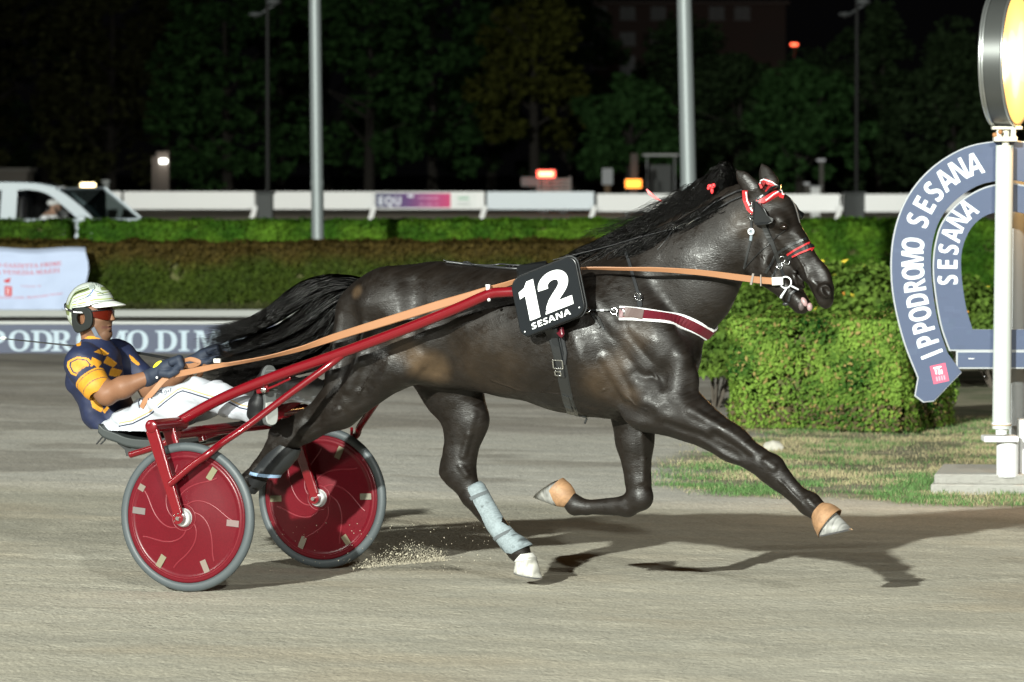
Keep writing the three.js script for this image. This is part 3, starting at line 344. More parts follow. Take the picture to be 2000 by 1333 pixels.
// lit and pale things under the trees
const lampGlow = (c, e) => M([.1, .1, .1], .5, { emissive: C(...c), emissiveIntensity: e });
{ const D = 205, o = thing('beacon_vehicle', 'pale slatted trailer with a glowing red board on top', 'trailer', at0(1085, D)); for (let i = 0; i < 4; i++) part('slat', rectAt(1050, 349 + i * 7, 1114, 353.5 + i * 7, D, .06), M([.42, .42, .40], .7), o); part('frame', [rectAt(1048, 347, 1053, 384, D, .08, -.02), rectAt(1111, 345, 1116, 384, D, .08, -.02), rectAt(1018, 346, 1050, 364, D, .5, -.1)], M([.26, .26, .26], .7), o); part('wheel', [rod(P(1062, 380, D).setY(.3), P(1062, 380, D).setY(.3).setZ(-D - .2), .3), rod(P(1100, 380, D).setY(.3), P(1100, 380, D).setY(.3).setZ(-D - .2), .3)], darkMetal, o);
  const s = thing('red_sign', 'small glowing red display above the pale trailer', 'display', at0(1067, D)); part('screen', rectAt(1049, 333, 1084, 347, D, .05, .1), lampGlow([1, .09, .05], 5), s); part('core', rectAt(1053, 336, 1080, 344, D, .02, .13), lampGlow([1, .42, .2], 5), s); part('casing', rectAt(1047, 331, 1086, 349, D, .12, .04), darkMetal, s); part('leg', [rectAt(1055, 347, 1057, 384, D, .06), rectAt(1076, 347, 1078, 384, D, .06)], darkMetal, s); const L1 = new THREE.PointLight(0xff3018, .9, 0, 2); L1.position.copy(P(1066, 340, D - .6)); L1.castShadow = true; scene.add(L1); }
{ const D = 205, o = thing('orange_sign', 'small glowing orange display between the trees, left of the mane', 'display', at0(1238, D)); part('screen', rectAt(1222, 351, 1253, 367, D, .08), lampGlow([1, .28, .02], 4), o); part('casing', rectAt(1220, 349, 1255, 369, D, .12, -.05), darkMetal, o); part('post', rectAt(1232, 300, 1246, 384, D, .2, -.18), M([.10, .095, .09], .8), o); const L1 = new THREE.PointLight(0xff8020, .8, 0, 2); L1.position.copy(P(1238, 359, D - .6)); L1.castShadow = true; scene.add(L1); }
{ const D = 212, o = thing('canopy', 'small white flat canopy on posts over a dim pale kiosk', 'canopy', at0(1290, D)); part('roof', box(1.6, .09, 2, P(1290, 0, D).x, P(0, 303, D).y, -D, .03), whitePaint, o); part('kiosk', [rectAt(1270, 322, 1312, 384, D, .9, -.3), rectAt(1262, 352, 1285, 384, D, .5, .3)], M([.13, .135, .135], .8), o); part('post', [rectAt(1262, 306, 1264, 384, D, .05, .6), rectAt(1316, 306, 1318, 384, D, .05, .6)], greyPaint, o); }
{ const D = 196, o = thing('information_board', 'pale grey board on a brown post left of the orange display', 'board', at0(1186, D)); part('panel', rectAt(1176, 329, 1197, 361, D, .06), M([.30, .31, .33], .7), o); part('post', rectAt(1181, 360, 1192, 395, D, .1, -.08), M([.10, .06, .03], .8), o); }
{ const D = 172, o = thing('score_stand', 'cluttered grey stand with pale boxes beside the back rail, left of the mane', 'stand', at0(1245, D)); part('frame', [rectAt(1222, 385, 1226, 436, D, .08), rectAt(1268, 380, 1272, 436, D, .08), rectAt(1222, 384, 1272, 389, D, .08, .02), rectAt(1212, 398, 1236, 412, D, .1, .1)], M([.22, .23, .24], .6), o); part('box', rectAt(1230, 388, 1250, 404, D, .3, .1), M([.42, .44, .46], .7), o); part('box', rectAt(1250, 396, 1270, 405, D, .3, .15), M([.5, .52, .56], .7), o); }
{ const D = 215, o = thing('lit_booth', 'pale narrow booth with a bright white lamp under the trees, right of the car', 'booth', at0(314, D)); part('booth', [rectAt(305, 296, 329, 384, D, .6), rectAt(296, 306, 306, 384, D, .4, -.1)], M([.16, .14, .13], .9), o); part('lamp', box(.35, .2, .1, P(318, 0, D).x, P(0, 315, D).y, -D + .1, .04), lampGlow([1, 1, .92], 6), o); const l = new THREE.PointLight(0xfff4e0, 1.5, 0, 2); l.position.copy(P(318, 316, D - .8)); l.castShadow = true; scene.add(l); }
{ const D = 185, o = thing('lit_hut', 'tiny glowing cream box lamp on a stub post behind the car windscreen', 'lamp', at0(170, D)); part('lamp', box(.58, .34, .3, P(170, 0, D).x, P(0, 366, D).y, -D, .06), lampGlow([1, .78, .42], 6), o); part('post', rectAt(166, 372, 174, 436, D, .1), greyPaint, o); const l = new THREE.PointLight(0xffd9a0, 1.5, 0, 2); l.position.copy(P(170, 366, D - .7)); l.castShadow = true; scene.add(l); }
{ const D = 180, o = thing('stub_post', 'short grey post with a cap standing right of the car', 'post', at0(206, D)); part('post', rectAt(202, 356, 211, 436, D, .12), M([.32, .34, .34], .7), o); part('cap', rectAt(199, 352, 213, 357, D, .2, .03), M([.4, .42, .42], .7), o); }
{ const D = 225, o = thing('small_building', 'low pale building with a flat roof at the left edge', 'building', at0(20, D)); part('wall', rectAt(-120, 334, 52, 384, D, 3), M([.32, .29, .26], .9), o); part('roof', rectAt(-126, 328, 58, 335, D, 3.4, .15), M([.38, .36, .33], .9), o); part('door', rectAt(-60, 344, -40, 384, D, .04, .03), darkMetal, o); }
{ const D = 218; for (const [x, y, w, lab] of [[1605, 313, 17, 'small pale lamp on a dim post right of the horse ears'], [1577, 359, 12, 'low white lamp behind the rail, right of the blinker']]) { const o = thing('path_lamp', lab, 'lamp', at0(x, D), null); part('lamp', box(w * D / F, .12, .16, P(x, 0, D).x, P(0, y, D).y, -D, .04), lampGlow([.7, .72, .7], .35), o); part('post', rectAt(x - 4, y + 3, x + 4, 386, D, .1, -.05), M([.13, .12, .11], .8), o); }
  const o = thing('white_crate', 'white box standing on the ground behind the back rail', 'box', at0(1593, 190)); part('box', rectAt(1584, 365, 1602, 430, 190, .4), whitePaint, o); part('lid', rectAt(1582, 363.5, 1604, 367, 190, .46, .03), greyPaint, o); }
// the dim apartment building and the red aircraft lamp on its far corner
{ const D = 310, o = thing('apartment_building', 'dim reddish apartment block with rows of grey windows', 'building', at0(1360, D)); const wallM = M([.06, .04, .034], .9); part('wall', rectAt(1165, 8, 1535, 376, D, 9), wallM, o); part('roof', rectAt(1158, 3, 1542, 9, D, 10, .5), M([.1, .08, .07], .9), o);
  const fr = M([.10, .10, .10], .6), pane = M([.30, .31, .33], .25); for (const [y, c] of [[25, .5], [75, .55], [121, 1]]) for (const x of [1170, 1226, 1286, 1400, 1450]) { if (x > 1300 && y > 60) continue; const w = part('window', rectAt(x - 15, y - 12, x + 15, y + 12, D, .05, .03), M([.085 * c, .09 * c, .095 * c], .5), o); const s = new THREE.Mesh(rectAt(x - 17, y + 12, x + 17, y + 15, D, .16, .1), fr); s.name = 'sill'; w.add(s); const f = new THREE.Mesh(rectAt(x - 1, y - 12, x + 1, y + 12, D, .03, .07), darkMetal); f.name = 'mullion'; w.add(f); }
  part('balcony', [rectAt(1210, 136, 1256, 149, D, .9, .9)], M([.14, .16, .165], .6), o);
  const l = thing('warning_lamp', 'small red lamp glowing high over the trees right of the building', 'lamp', at0(1552, 300)); part('lamp', box(.46, .16, .16, P(1552, 0, 300).x, P(0, 87, 300).y, -300, .05), lampGlow([1, .12, .05], 5), l); part('mast', rectAt(1550, 89, 1553, 376, 300, .1, -.1), darkMetal, l); const pl = new THREE.PointLight(0xff3a20, 3, 0, 2); pl.position.copy(P(1552, 87, 299)); pl.castShadow = true; scene.add(pl); }
// ------------------------------------------------------------ finish post with the horseshoe sign
{ const D = 28.3, k = D / F, q = (x, y) => { const p = P(x, y, D); return new THREE.Vector2(p.x, p.y); };
  const slab = thing('concrete_slab', 'flat two-step concrete slab under the white finish posts', 'slab', at0(1990, D)); const c0 = P(1818, 964, groundD(1818, 964)); c0.y = 0; const sl = (len, dep, h0, h1, off) => { const g = box(len, h1 - h0, dep, len / 2 + off, (h0 + h1) / 2, -dep / 2 - off * .8, .012); g.rotateY(TURN * .35); g.translate(c0.x, 0, c0.z); return g; };
  part('step', sl(3, 1.05, -.05, .055, 0), concrete, slab); part('step', sl(2.96, .98, .055, .115, .02), concrete, slab);
  const post = thing('finish_post', 'round white post standing in front of the horseshoe sign', 'post', at0(1960, D)); const X = x => (x - 1000) * k, Y = y => P(0, y, D).y; const pm = M([.52, .56, .54], .4);
  part('pole', rod(V(X(1958), Y(838), -D), V(X(1962), Y(284), -D), .056, .053, 24), pm, post); part('foot', [rod(V(X(1970), .1, -D), V(X(1970), Y(852), -D), .067, .067, 28), ], whitePaint, post); part('flange', [box(.21, .035, .2, X(1955), Y(857), -D, .008), rod(V(X(1958), Y(849), -D), V(X(1958), Y(838), -D), .035), rod(V(X(1958), Y(832), -D), V(X(1958), Y(826), -D), .06)], whitePaint, post); part('rust_ring', rod(V(X(1958), Y(831.5), -D), V(X(1958), Y(829.6), -D), .061), M([.35, .2, .06], .8), post);
  part('clamp', [box(.14, .03, .1, X(1963), Y(272), -D, .006), box(.03, .05, .09, X(1950), Y(262), -D, .006), box(.03, .06, .09, X(1978), Y(262), -D, .006), box(.18, .02, .09, X(1966), Y(250), -D, .004), rod(V(X(1964), Y(284), -D), V(X(1964), Y(248), -D), .022)], M([.62, .60, .52], .5), post); part('bolt', [ball(V(X(1942), Y(264), -D + .03), .016), ball(V(X(1952), Y(258), -D + .05), .014)], M([.35, .16, .06], .7), post);
  const D2 = 28.75, p2 = thing('back_post', 'grey round post standing just behind the horseshoe sign', 'post', at0(1990, D2)); part('pole', rod(V((1988 - 1000) * D2 / F, .1, -D2), V((1988 - 1000) * D2 / F, 2.02, -D2), .05, .05, 20), greyPaint, p2); part('foot', box(.16, .34, .16, (2006 - 1000) * D2 / F, .27, -D2 + .3, .01), whitePaint, p2);
  const sign = thing('horseshoe_sign', 'blue-grey horseshoe-shaped sign with white lettering on the finish post', 'sign', at0(1972, D + .1)); const cx = 1972;
  const spl = pts => new THREE.SplineCurve(pts.map(a => new THREE.Vector2(...a))).getPoints(60).map(v => [v.x, v.y]); const mir = pts => [...pts, ...pts.slice().reverse().map(([x, y]) => [2 * cx - x, y]).slice(1)];
  const oO = spl([[1796, 740], [1768, 668], [1749, 590], [1743, 525], [1748, 462], [1766, 404], [1797, 355], [1842, 314], [1900, 285], [1972, 274]]), oI = spl([[1853, 692], [1836, 640], [1825, 580], [1820, 520], [1824, 470], [1840, 425], [1872, 388], [1918, 360], [1972, 350]]);
  const outer = [[1880, 729], [1826, 785], [1806, 787], [1790, 775], [1793, 757], ...oO]; const innerEdge = oI; const half1 = [...innerEdge.slice().reverse(), ...outer];   // from top centre inwards, round the foot, back to the top centre
  const full1 = [...half1, ...half1.slice().reverse().map(([x, y]) => [2 * cx - x, y])];
  const iO = spl([[1858, 686], [1842, 640], [1831, 580], [1826, 525], [1831, 474], [1846, 432], [1880, 394], [1924, 368], [1972, 357]]), iI = spl([[1903, 645], [1890, 600], [1882, 545], [1881, 500], [1890, 465], [1908, 437], [1935, 419], [1972, 413]]);
  const bar1 = [[1858, 685], ...iO]; const half2 = [...iI.slice().reverse(), ...[]]; const full2 = [...iO.slice().reverse(), ...[], ...[]];
  const shp = (list) => new THREE.Shape(list.map(a => q(...a))); const shoe2 = shp([...iO, ...iO.slice(0, -1).reverse().map(([x, y]) => [2 * cx - x, y])]); const hole = new THREE.Path([...iI, ...iI.slice(0, -1).reverse().map(([x, y]) => [2 * cx - x, y])].map(a => q(...a))); shoe2.holes.push(hole);
  const blue = M([.125, .165, .26], .45), edge = M([.36, .38, .40], .5); const ex = (s, z0, t) => { const g = new THREE.ExtrudeGeometry(s, { depth: t, bevelEnabled: true, bevelSize: .004, bevelThickness: .003, bevelSegments: 2, curveSegments: 12 }); g.translate(0, 0, z0); return g; };
  const zf = -D - .075;
  part('outer_horseshoe', ex(shp(full1), zf - .016, .014), edge, sign); part('inner_horseshoe', ex(shoe2, zf - .03, .014), edge, sign); const low = shp([[1872, 688], [1872, 721], [2072, 721], [2072, 688]]); part('lower_bar', ex(low, zf - .03, .014), edge, sign);
  const print = canvasTex(1024, 1152, (g, W, H) => { const K = W / 470; const x = v => (v - 1738) * K, y = v => (v - 268) * K; g.fillStyle = '#3e4b67'; g.fillRect(0, 0, W, H); for (let i = 0; i < 500; i++) { g.fillStyle = `rgba(${rnd() < .5 ? '30,36,52' : '160,170,190'},${rr(0, .05)})`; g.fillRect(rr(0, W), rr(0, H), rr(4, 60), rr(2, 30)); }
    const along = (pts, str, from, to, size, sx) => { const c = new THREE.SplineCurve(pts.map(a => new THREE.Vector2(x(a[0]), y(a[1])))); for (let i = 0; i < str.length; i++) { const u = lerp(from, to, (i + .5) / str.length), p = c.getPointAt(u), t = c.getTangentAt(u); g.save(); g.translate(p.x, p.y); g.rotate(Math.atan2(t.y, t.x)); g.scale(sx, 1); g.font = `bold ${size * K}px sans-serif`; g.textAlign = 'center'; g.textBaseline = 'middle'; g.fillStyle = '#eef3f6'; if (str[i] === 'I') { g.fillRect(-4.5 * K, -size * .37 * K, 9 * K, size * .74 * K); } else g.fillText(str[i], 0, 1.5 * K); g.restore(); } };
    const co = [[1838, 728], [1814, 668], [1797, 605], [1786, 540], [1785, 480], [1796, 425], [1822, 378], [1862, 340], [1912, 318], [1972, 310]]; along(co, 'IPPODROMO', .045, .505, 60, .70); along(co, 'SESANA', .54, .905, 60, .80); along([[1866, 640], [1856, 580], [1853, 520], [1858, 470], [1874, 428], [1905, 398]], 'SESANA', .30, 1.0, 54, .76);
    g.save(); g.translate(x(1838), y(727)); g.rotate(-.22); g.fillStyle = '#e2536f'; g.fillRect(-16 * K, -14 * K, 31 * K, 36 * K); g.fillStyle = '#f6eef0'; for (const [a, b, c, d] of [[-8, -6, 3, 10], [-2, -10, 3, 16], [3, -3, 3, 9], [-10, -10, 16, 3]]) g.fillRect(a * K, b * K, c * K, d * K); g.fillStyle = '#f0a2b0'; for (let i = 0; i < 4; i++) g.fillRect((-9 + i * 5) * K, 9 * K, 2.6 * K, 9 * K); g.restore(); });
  const face = (s, z) => { const g = new THREE.ShapeGeometry(s, 12), p = g.attributes.position, uv = g.attributes.uv; for (let i = 0; i < p.count; i++) { const [ux, uy] = [(p.getX(i) / k + 1000 - 1738) / 470, 0]; const py = pxOf(V(p.getX(i), p.getY(i), -D))[1]; uv.setXY(i, ux, 1 - (py - 268) / (470 * 1152 / 1024)); } g.translate(0, 0, z); return g; };
  const pmat = new THREE.MeshStandardMaterial({ map: print, roughness: .45 }); const ins = (list, m) => list; part('lettering', face(shp(full1.map(([x, y]) => [cx + (x - cx) * .994, 500 + (y - 500) * .996])), zf + .0035), pmat, sign);
  const s2 = shp([...iO, ...iO.slice(0, -1).reverse().map(([x, y]) => [2 * cx - x, y])].map(([x, y]) => [cx + (x - cx) * .99, 520 + (y - 520) * .99])); s2.holes.push(hole); part('lettering', face(s2, zf - .0105), pmat, sign); part('bar_face', face(shp([[1874, 690], [1874, 719], [2070, 719], [2070, 690]]), zf - .0105), pmat, sign); part('rivet', [box(.035, .005, .004, X(1901), Y(702), zf - .008), box(.004, .004, .004, X(1927), Y(737), zf - .008)], whitePaint, sign);
  // the round glowing lamp on top
  const lamp = thing('finish_lamp', 'round drum-shaped lamp glowing yellow on top of the finish post', 'lamp', at0(1985, D)); const ax = V(Math.cos(.335), 0, Math.sin(.335)); const fc = P(1987, 116, D), R = 131 * k; const qn = new THREE.Quaternion().setFromUnitVectors(V(0, 1, 0), ax); const place = (g, off) => { g.applyQuaternion(qn); g.translate(fc.x + ax.x * off, fc.y, fc.z + ax.z * off); return g; };
  const steel = M([.46, .48, .47], .32, { metalness: .85 }), dark = M([.09, .095, .092], .35, { metalness: .5 });
  part('drum', [place(new THREE.CylinderGeometry(R * .985, R * .985, .13, 64, 1, true), -.068), place(new THREE.CircleGeometry(R * .97, 48).rotateX(-Math.PI / 2), -.125)], dark, lamp); part('rim', [place(new THREE.TorusGeometry(R * .99, .010, 10, 72).rotateX(Math.PI / 2), -.003)], steel, lamp); part('rim', [place(new THREE.CylinderGeometry(R, R, .022, 64, 1, true), -.125), place(new THREE.TorusGeometry(R * .99, .011, 10, 72).rotateX(Math.PI / 2), -.135)], steel, lamp);
  const glow = texFrom(128, 128, (u, v) => { const x = u - .5, y = v - .5; let b = .55; for (const [a, c, s] of [[-.12, .2, .14], [.12, .2, .14], [-.15, -.15, .15], [.15, -.12, .14], [0, 0, .1]]) b += .75 * Math.exp(-((x - a) ** 2 + (y - c) ** 2) / (s * s)); return [b * .95, b * .95 * .60, b * .95 * .22 * (b > .9 ? 1.5 : .8)]; }, true);
  part('glass', place(new THREE.CircleGeometry(R * .96, 64).rotateX(-Math.PI / 2), .002), M([.3, .26, .18], .3, { emissive: C(1.5, 1.4, 1.2), emissiveMap: glow }), lamp); part('seam', [box(.13, .012, .012, fc.x - ax.x * .068 - .0, fc.y - .05, fc.z, .003)], steel, lamp);
  const pl = new THREE.PointLight(0xffc477, 7, 0, 2); pl.position.copy(fc).addScaledVector(ax, .22); pl.castShadow = true; pl.shadow.radius = 8; scene.add(pl); }
// pale stones at the foot of the hedge
{ const st = (lab, x, y, w, h) => { const D = groundD(x, y), c = P(x, y, D), o = thing('stone', lab, 'stone', V(c.x, 0, c.z)); const g = new THREE.IcosahedronGeometry(1, 3), p = g.attributes.position; for (let i = 0; i < p.count; i++) { const v = V(p.getX(i), p.getY(i), p.getZ(i)), n = .8 + .4 * noise(v.x * 2 + x, v.y * 2, v.z * 2); p.setXYZ(i, v.x * w * n, Math.max(-.02, v.y * h * n), v.z * w * .7 * n); } g.computeVertexNormals(); const m = new THREE.Mesh(g, M([.50, .48, .42], .9)); m.name = 'rock'; m.castShadow = m.receiveShadow = true; o.add(m); };
  st('pale flat stone lying at the foot of the clipped hedge', 1510, 880, .075, .07); st('low pale kerb stone at the left end of the clipped hedge', 1410, 838, .1, .09); }
// ------------------------------------------------------------ the horse
const HB = new Body(), px = 1 / S;
{
  const b = (x, y, w, r) => [L(x, y, w), r * px];
  // trunk
  HB.chain([b(770, 622, 0, 104), b(850, 634, 0, 121), b(1010, 650, 0, 127), b(1110, 660, 0, 142), b(1195, 668, 0, 150), b(1262, 692, 0, 104)], { kw: .9, k: .04 });
  HB.bone(...b(1120, 555, 0, 40), ...b(1215, 530, 0, 44), { kw: .6, k: .08 });
  HB.bone(...b(700, 590, 0, 34), ...b(675, 580, 0, 16), { kw: .8, k: .05 });                      // dock of the tail
  // neck
  HB.chain([b(1225, 605, 0, 108), b(1348, 518, 0, 80), b(1442, 440, 0, 62)], { kw: .62, k: .05 });
  HB.chain([b(1180, 556, 0, 58), b(1328, 478, 0, 44), b(1440, 404, 0, 40)], { kw: .55, k: .05 });
  HB.chain([b(1290, 645, 0, 84), b(1363, 566, 0, 67), b(1418, 480, 0, 54)], { kw: .66, k: .05 });
  // head
  HB.chain([b(1470, 398, 0, 42), b(1512, 421, 0, 42), b(1550, 482, 0, 31), b(1594, 538, 0, 24), b(1607, 564, 0, 22)], { kw: .82, k: .03 });
  HB.ell(L(1492, 482, 0), 54 * px, 68 * px, .085, { rot: .35, k: .03 });
  HB.chain([b(1500, 520, 0, 40), b(1545, 566, 0, 24), b(1566, 594, 0, 20)], { kw: 1, k: .025 });
  HB.ell(L(1612, 585, 0), 17 * px, 20 * px, .046, { k: .02 });
  for (const s of [1, -1]) {
    HB.ell(L(1524, 432, .075 * s), .042, .03, .032, { rot: -.9, k: .03 });                        // brow
    HB.bone(L(1518, 470, .080 * s), .012, L(1556, 512, .062 * s), .008, { k: .025 });              // facial crest
    HB.ell(L(1611, 567, .052 * s), .028, .038, .026, { rot: .5, k: .025 });                          // nostril rim
    HB.ell(L(1616, 571, .074 * s), .017, .031, .024, { rot: .62, k: .010, cut: true });            // nostril
    HB.ell(L(1531, 443, .106 * s), .02, .014, .018, { rot: -.6, k: .008, cut: true });             // eye socket
  }
  HB.bone(L(1562, 562, .0), .004, L(1612, 616, 0), .013, { kw: 12, k: .012, cut: true });           // open mouth
  // ears
  HB.chain([b(1480, 390, .05, 20), b(1468, 368, .07, 17), b(1452, 348, .078, 11), b(1434, 328, .08, 1.5)], { kw: .55, k: .02 });
  HB.chain([b(1502, 376, -.05, 19), b(1502, 356, -.065, 17), b(1495, 336, -.072, 10.5), b(1486, 317, -.075, 1.5)], { kw: .55, k: .02 });
  // shoulder and breast
  HB.chain([b(1200, 585, .13, 64), b(1262, 680, .17, 66), b(1312, 745, .15, 56)], { kw: .55, k: .045 });
  HB.chain([b(1180, 690, .19, 60), b(1250, 775, .18, 50)], { kw: .5, k: .04 });
  HB.chain([b(1200, 585, -.13, 64), b(1262, 680, -.17, 66), b(1300, 755, -.15, 56)], { kw: .55, k: .045 });
  HB.bone(...b(1312, 700, .07, 56), ...b(1308, 755, .09, 46), { kw: .9, k: .05 });
  // near foreleg, stretched out
  HB.chain([b(1272, 792, .16, 54), b(1345, 815, .16, 44), b(1432, 868, .15, 33), b(1478, 898, .145, 26)], { kw: .85, k: .03 });
  HB.chain([b(1478, 898, .145, 25), b(1506, 916, .145, 28), b(1522, 934, .145, 22), b(1566, 976, .14, 18)], { kw: .8, k: .02 });
  HB.chain([b(1566, 974, .14, 18), b(1580, 984, .14, 22), b(1606, 1006, .14, 19)], { kw: .9, k: .015 });
  // far foreleg, folded
  HB.chain([b(1236, 790, -.15, 52), b(1240, 862, -.15, 37), b(1246, 938, -.15, 25)], { kw: .85, k: .03 });
  HB.chain([b(1247, 940, -.15, 24), b(1250, 972, -.15, 25), b(1226, 990, -.15, 20), b(1145, 992, -.15, 14.5)], { kw: .85, k: .02 });
  HB.chain([b(1145, 992, -.15, 15), b(1124, 988, -.15, 19), b(1096, 962, -.15, 16)], { kw: .9, k: .015 });
  // near hind, driving back
  HB.chain([b(768, 610, .12, 92), b(786, 700, .16, 56)], { kw: .75, k: .05 });
  HB.chain([b(706, 615, .10, 54), b(682, 735, .15, 50)], { kw: .8, k: .05 });
  HB.chain([b(745, 715, .16, 62), b(662, 793, .15, 43), b(596, 836, .15, 30)], { kw: .8, k: .04 });
  HB.chain([b(600, 833, .15, 29), b(562, 852, .15, 31), b(545, 874, .15, 27), b(510, 918, .15, 21)], { kw: .8, k: .02 });
  HB.bone(...b(552, 834, .15, 13), ...b(540, 846, .15, 16), { k: .02 });
  HB.bone(...b(545, 836, .15, 8), ...b(640, 790, .15, 12), { k: .02 });                            // Achilles
  HB.chain([b(510, 918, .15, 21), b(491, 940, .15, 22), b(462, 962, .15, 19)], { kw: .9, k: .015 });
  // far hind, landing
  HB.chain([b(830, 660, -.12, 84), b(885, 765, -.15, 58), b(910, 820, -.15, 44), b(898, 890, -.15, 35)], { kw: .75, k: .04 });
  HB.chain([b(898, 888, -.15, 33), b(896, 922, -.15, 34), b(922, 968, -.15, 23), b(998, 1060, -.15, 19)], { kw: .8, k: .02 });
  HB.bone(...b(872, 905, -.15, 12), ...b(870, 922, -.15, 13), { k: .025 });
  HB.chain([b(998, 1060, -.15, 19), b(1012, 1074, -.15, 22), b(1026, 1096, -.15, 18)], { kw: .9, k: .015 });
  // muscle lines and hollows (cut into the surface)
  const cuts = [];
  const G = (pts, r, depth) => { const hs = pts.map(p => { const A = HB.hit(...p); return A && A.addScaledVector(HB.normal(A, .01), r - depth); }); for (let i = 0; i + 1 < hs.length; i++) if (hs[i] && hs[i + 1]) cuts.push([hs[i], hs[i + 1], r]); };
  G([[1195, 640], [1240, 690], [1298, 722]], .10, .012);                // between shoulder and arm
  G([[1150, 620], [1180, 700], [1212, 775]], .09, .010);                // behind the shoulder
  G([[1250, 735], [1285, 742]], .03, .008);
  G([[686, 620], [668, 700], [660, 735]], .06, .008);                   // hamstring lines
  G([[735, 640], [722, 720], [700, 770]], .07, .008);
  G([[805, 555], [812, 600], [806, 640]], .05, .007);
  G([[868, 640], [880, 690], [866, 730]], .09, .016);                   // flank hollow
  G([[1215, 792], [1262, 812]], .03, .007);
  G([[650, 796], [606, 826]], .025, .006);
  G([[1466, 470], [1468, 520]], .03, .006);
  G([[1545, 478], [1578, 528]], .022, .005);
  G([[1532, 512], [1572, 556]], .022, .005);
  G([[1400, 856], [1450, 886]], .025, .004);
  const vein = (pts, r = .0045, lift = .0022) => R2q.push([pts, r, lift]); const R2q = [];
  G([[1588, 512], [1604, 544]], .014, .004); G([[1583, 578], [1600, 562]], .012, .004); G([[1516, 474], [1522, 515], [1512, 545]], .02, .006);
  for (const [a, c, r] of cuts) HB.bone(a, r, c, r, { k: .05, cut: true });
  const R2 = (pts, r, lift, o = {}) => { const hs = pts.map(p => { const A = HB.hit(...p); return A && A.addScaledVector(HB.normal(A, .01), lift - r); }); for (let i = 0; i + 1 < hs.length; i++) if (hs[i] && hs[i + 1]) HB.bone(hs[i], r, hs[i + 1], r, { k: .03, ...o }); };
  R2([[1248, 745], [1278, 752], [1292, 768]], .03, .008);                // point of the elbow muscle
  R2([[1335, 700], [1318, 770], [1340, 800]], .045, .008);               // breast muscle
  R2([[820, 700], [790, 735]], .04, .008); R2([[1230, 640], [1290, 700]], .045, .007);
  R2([[700, 770], [640, 805]], .03, .006); R2([[1300, 810], [1380, 835]], .035, .005); R2([[640, 640], [650, 720]], .035, .006);
  vein([[960, 745], [1010, 762], [1060, 768], [1120, 775], [1180, 762]]); vein([[1060, 768], [1080, 745], [1090, 720]]); vein([[1200, 740], [1215, 765], [1240, 790], [1262, 800]]); vein([[700, 700], [680, 745], [650, 775], [610, 820]], .005); vein([[740, 700], [720, 740], [700, 770]]); vein([[1548, 486], [1570, 520], [1578, 545], [1596, 556]], .004, .0028); vein([[1560, 520], [1552, 540], [1556, 556]], .0035, .0025); vein([[1490, 500], [1502, 525], [1512, 545]], .005); vein([[1225, 660], [1262, 705], [1285, 740]], .006);
  for (const [pts, r, l] of R2q) R2(pts, r, l, { k: .007 });
  R2([[1150, 575], [1205, 640], [1262, 720]], .03, .007, { k: .03 }); R2([[1180, 700], [1225, 770]], .028, .006, { k: .02 }); R2([[660, 620], [652, 680], [648, 730]], .025, .005, { k: .02 }); R2([[712, 640], [698, 710], [680, 760]], .03, .006, { k: .02 });
  R2([[1350, 802], [1420, 844], [1472, 882]], .022, .005, { k: .015 }); R2([[1494, 900], [1512, 914]], .017, .005, { k: .012 }); R2([[1524, 940], [1548, 966], [1566, 984]], .008, .0045, { k: .008 }); R2([[1578, 976], [1590, 990]], .014, .004, { k: .01 }); R2([[1254, 850], [1258, 900], [1256, 940]], .014, .004, { k: .012 }); R2([[926, 810], [915, 850], [905, 890]], .016, .004, { k: .014 }); R2([[900, 912], [912, 928]], .015, .005, { k: .012 }); R2([[660, 800], [620, 824], [585, 846]], .016, .005, { k: .014 });
  G([[1530, 950], [1562, 984]], .010, .004); { const [a, c, r] = cuts[cuts.length - 1]; HB.bone(a, r, c, r, { k: .008, cut: true }); } G([[1300, 828], [1370, 852], [1440, 892]], .016, .004); for (const [a, c, r] of cuts.slice(-2)) HB.bone(a, r, c, r, { k: .015, cut: true });
  HB.disp = (x, y, z, v) => Math.abs(v) > .03 ? 0 : (noise(x * 9, y * 9, z * 9) - .5) * .006 + (noise(x * 24, y * 24, z * 24) - .5) * .0012;
}
function coat(p) {
  const n = fbm(p.x * 7, p.y * 7, p.z * 7, 4), m = fbm(p.x * 40, p.y * 40, p.z * 14, 3);
  let c = [.0092, .0068, .0052]; 
  
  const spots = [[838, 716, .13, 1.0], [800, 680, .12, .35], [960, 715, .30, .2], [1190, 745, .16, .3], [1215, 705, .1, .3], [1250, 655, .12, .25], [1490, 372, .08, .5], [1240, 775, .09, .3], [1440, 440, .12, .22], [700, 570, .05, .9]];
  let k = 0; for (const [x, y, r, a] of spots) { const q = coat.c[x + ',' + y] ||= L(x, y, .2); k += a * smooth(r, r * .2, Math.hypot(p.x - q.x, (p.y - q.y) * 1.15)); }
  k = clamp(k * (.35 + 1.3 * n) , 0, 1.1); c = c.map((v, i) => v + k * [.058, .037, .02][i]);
  const A1 = coat.a ||= L(1546, 402, 0), B1 = coat.b ||= L(1556, 424, 0); if (p.x > A1.x - .05) { const d = B1.clone().sub(A1), s = clamp(((p.x - A1.x) * d.x + (p.y - A1.y) * d.y) / (d.x * d.x + d.y * d.y), 0, 1), e = Math.hypot(p.x - A1.x - s * d.x, p.y - A1.y - s * d.y); if (Math.abs(p.z + .01) < .011 && e < .03) c = [.55, .55, .55]; }
  const g = .72 + .56 * m; return c.map(v => v * g * (.8 + .5 * n));
}
coat.c = {};
const horse = thing('horse', 'black trotter at full stretch in harness, pulling the red racing sulky', 'horse', V(1.25, 0, 0), null, true);
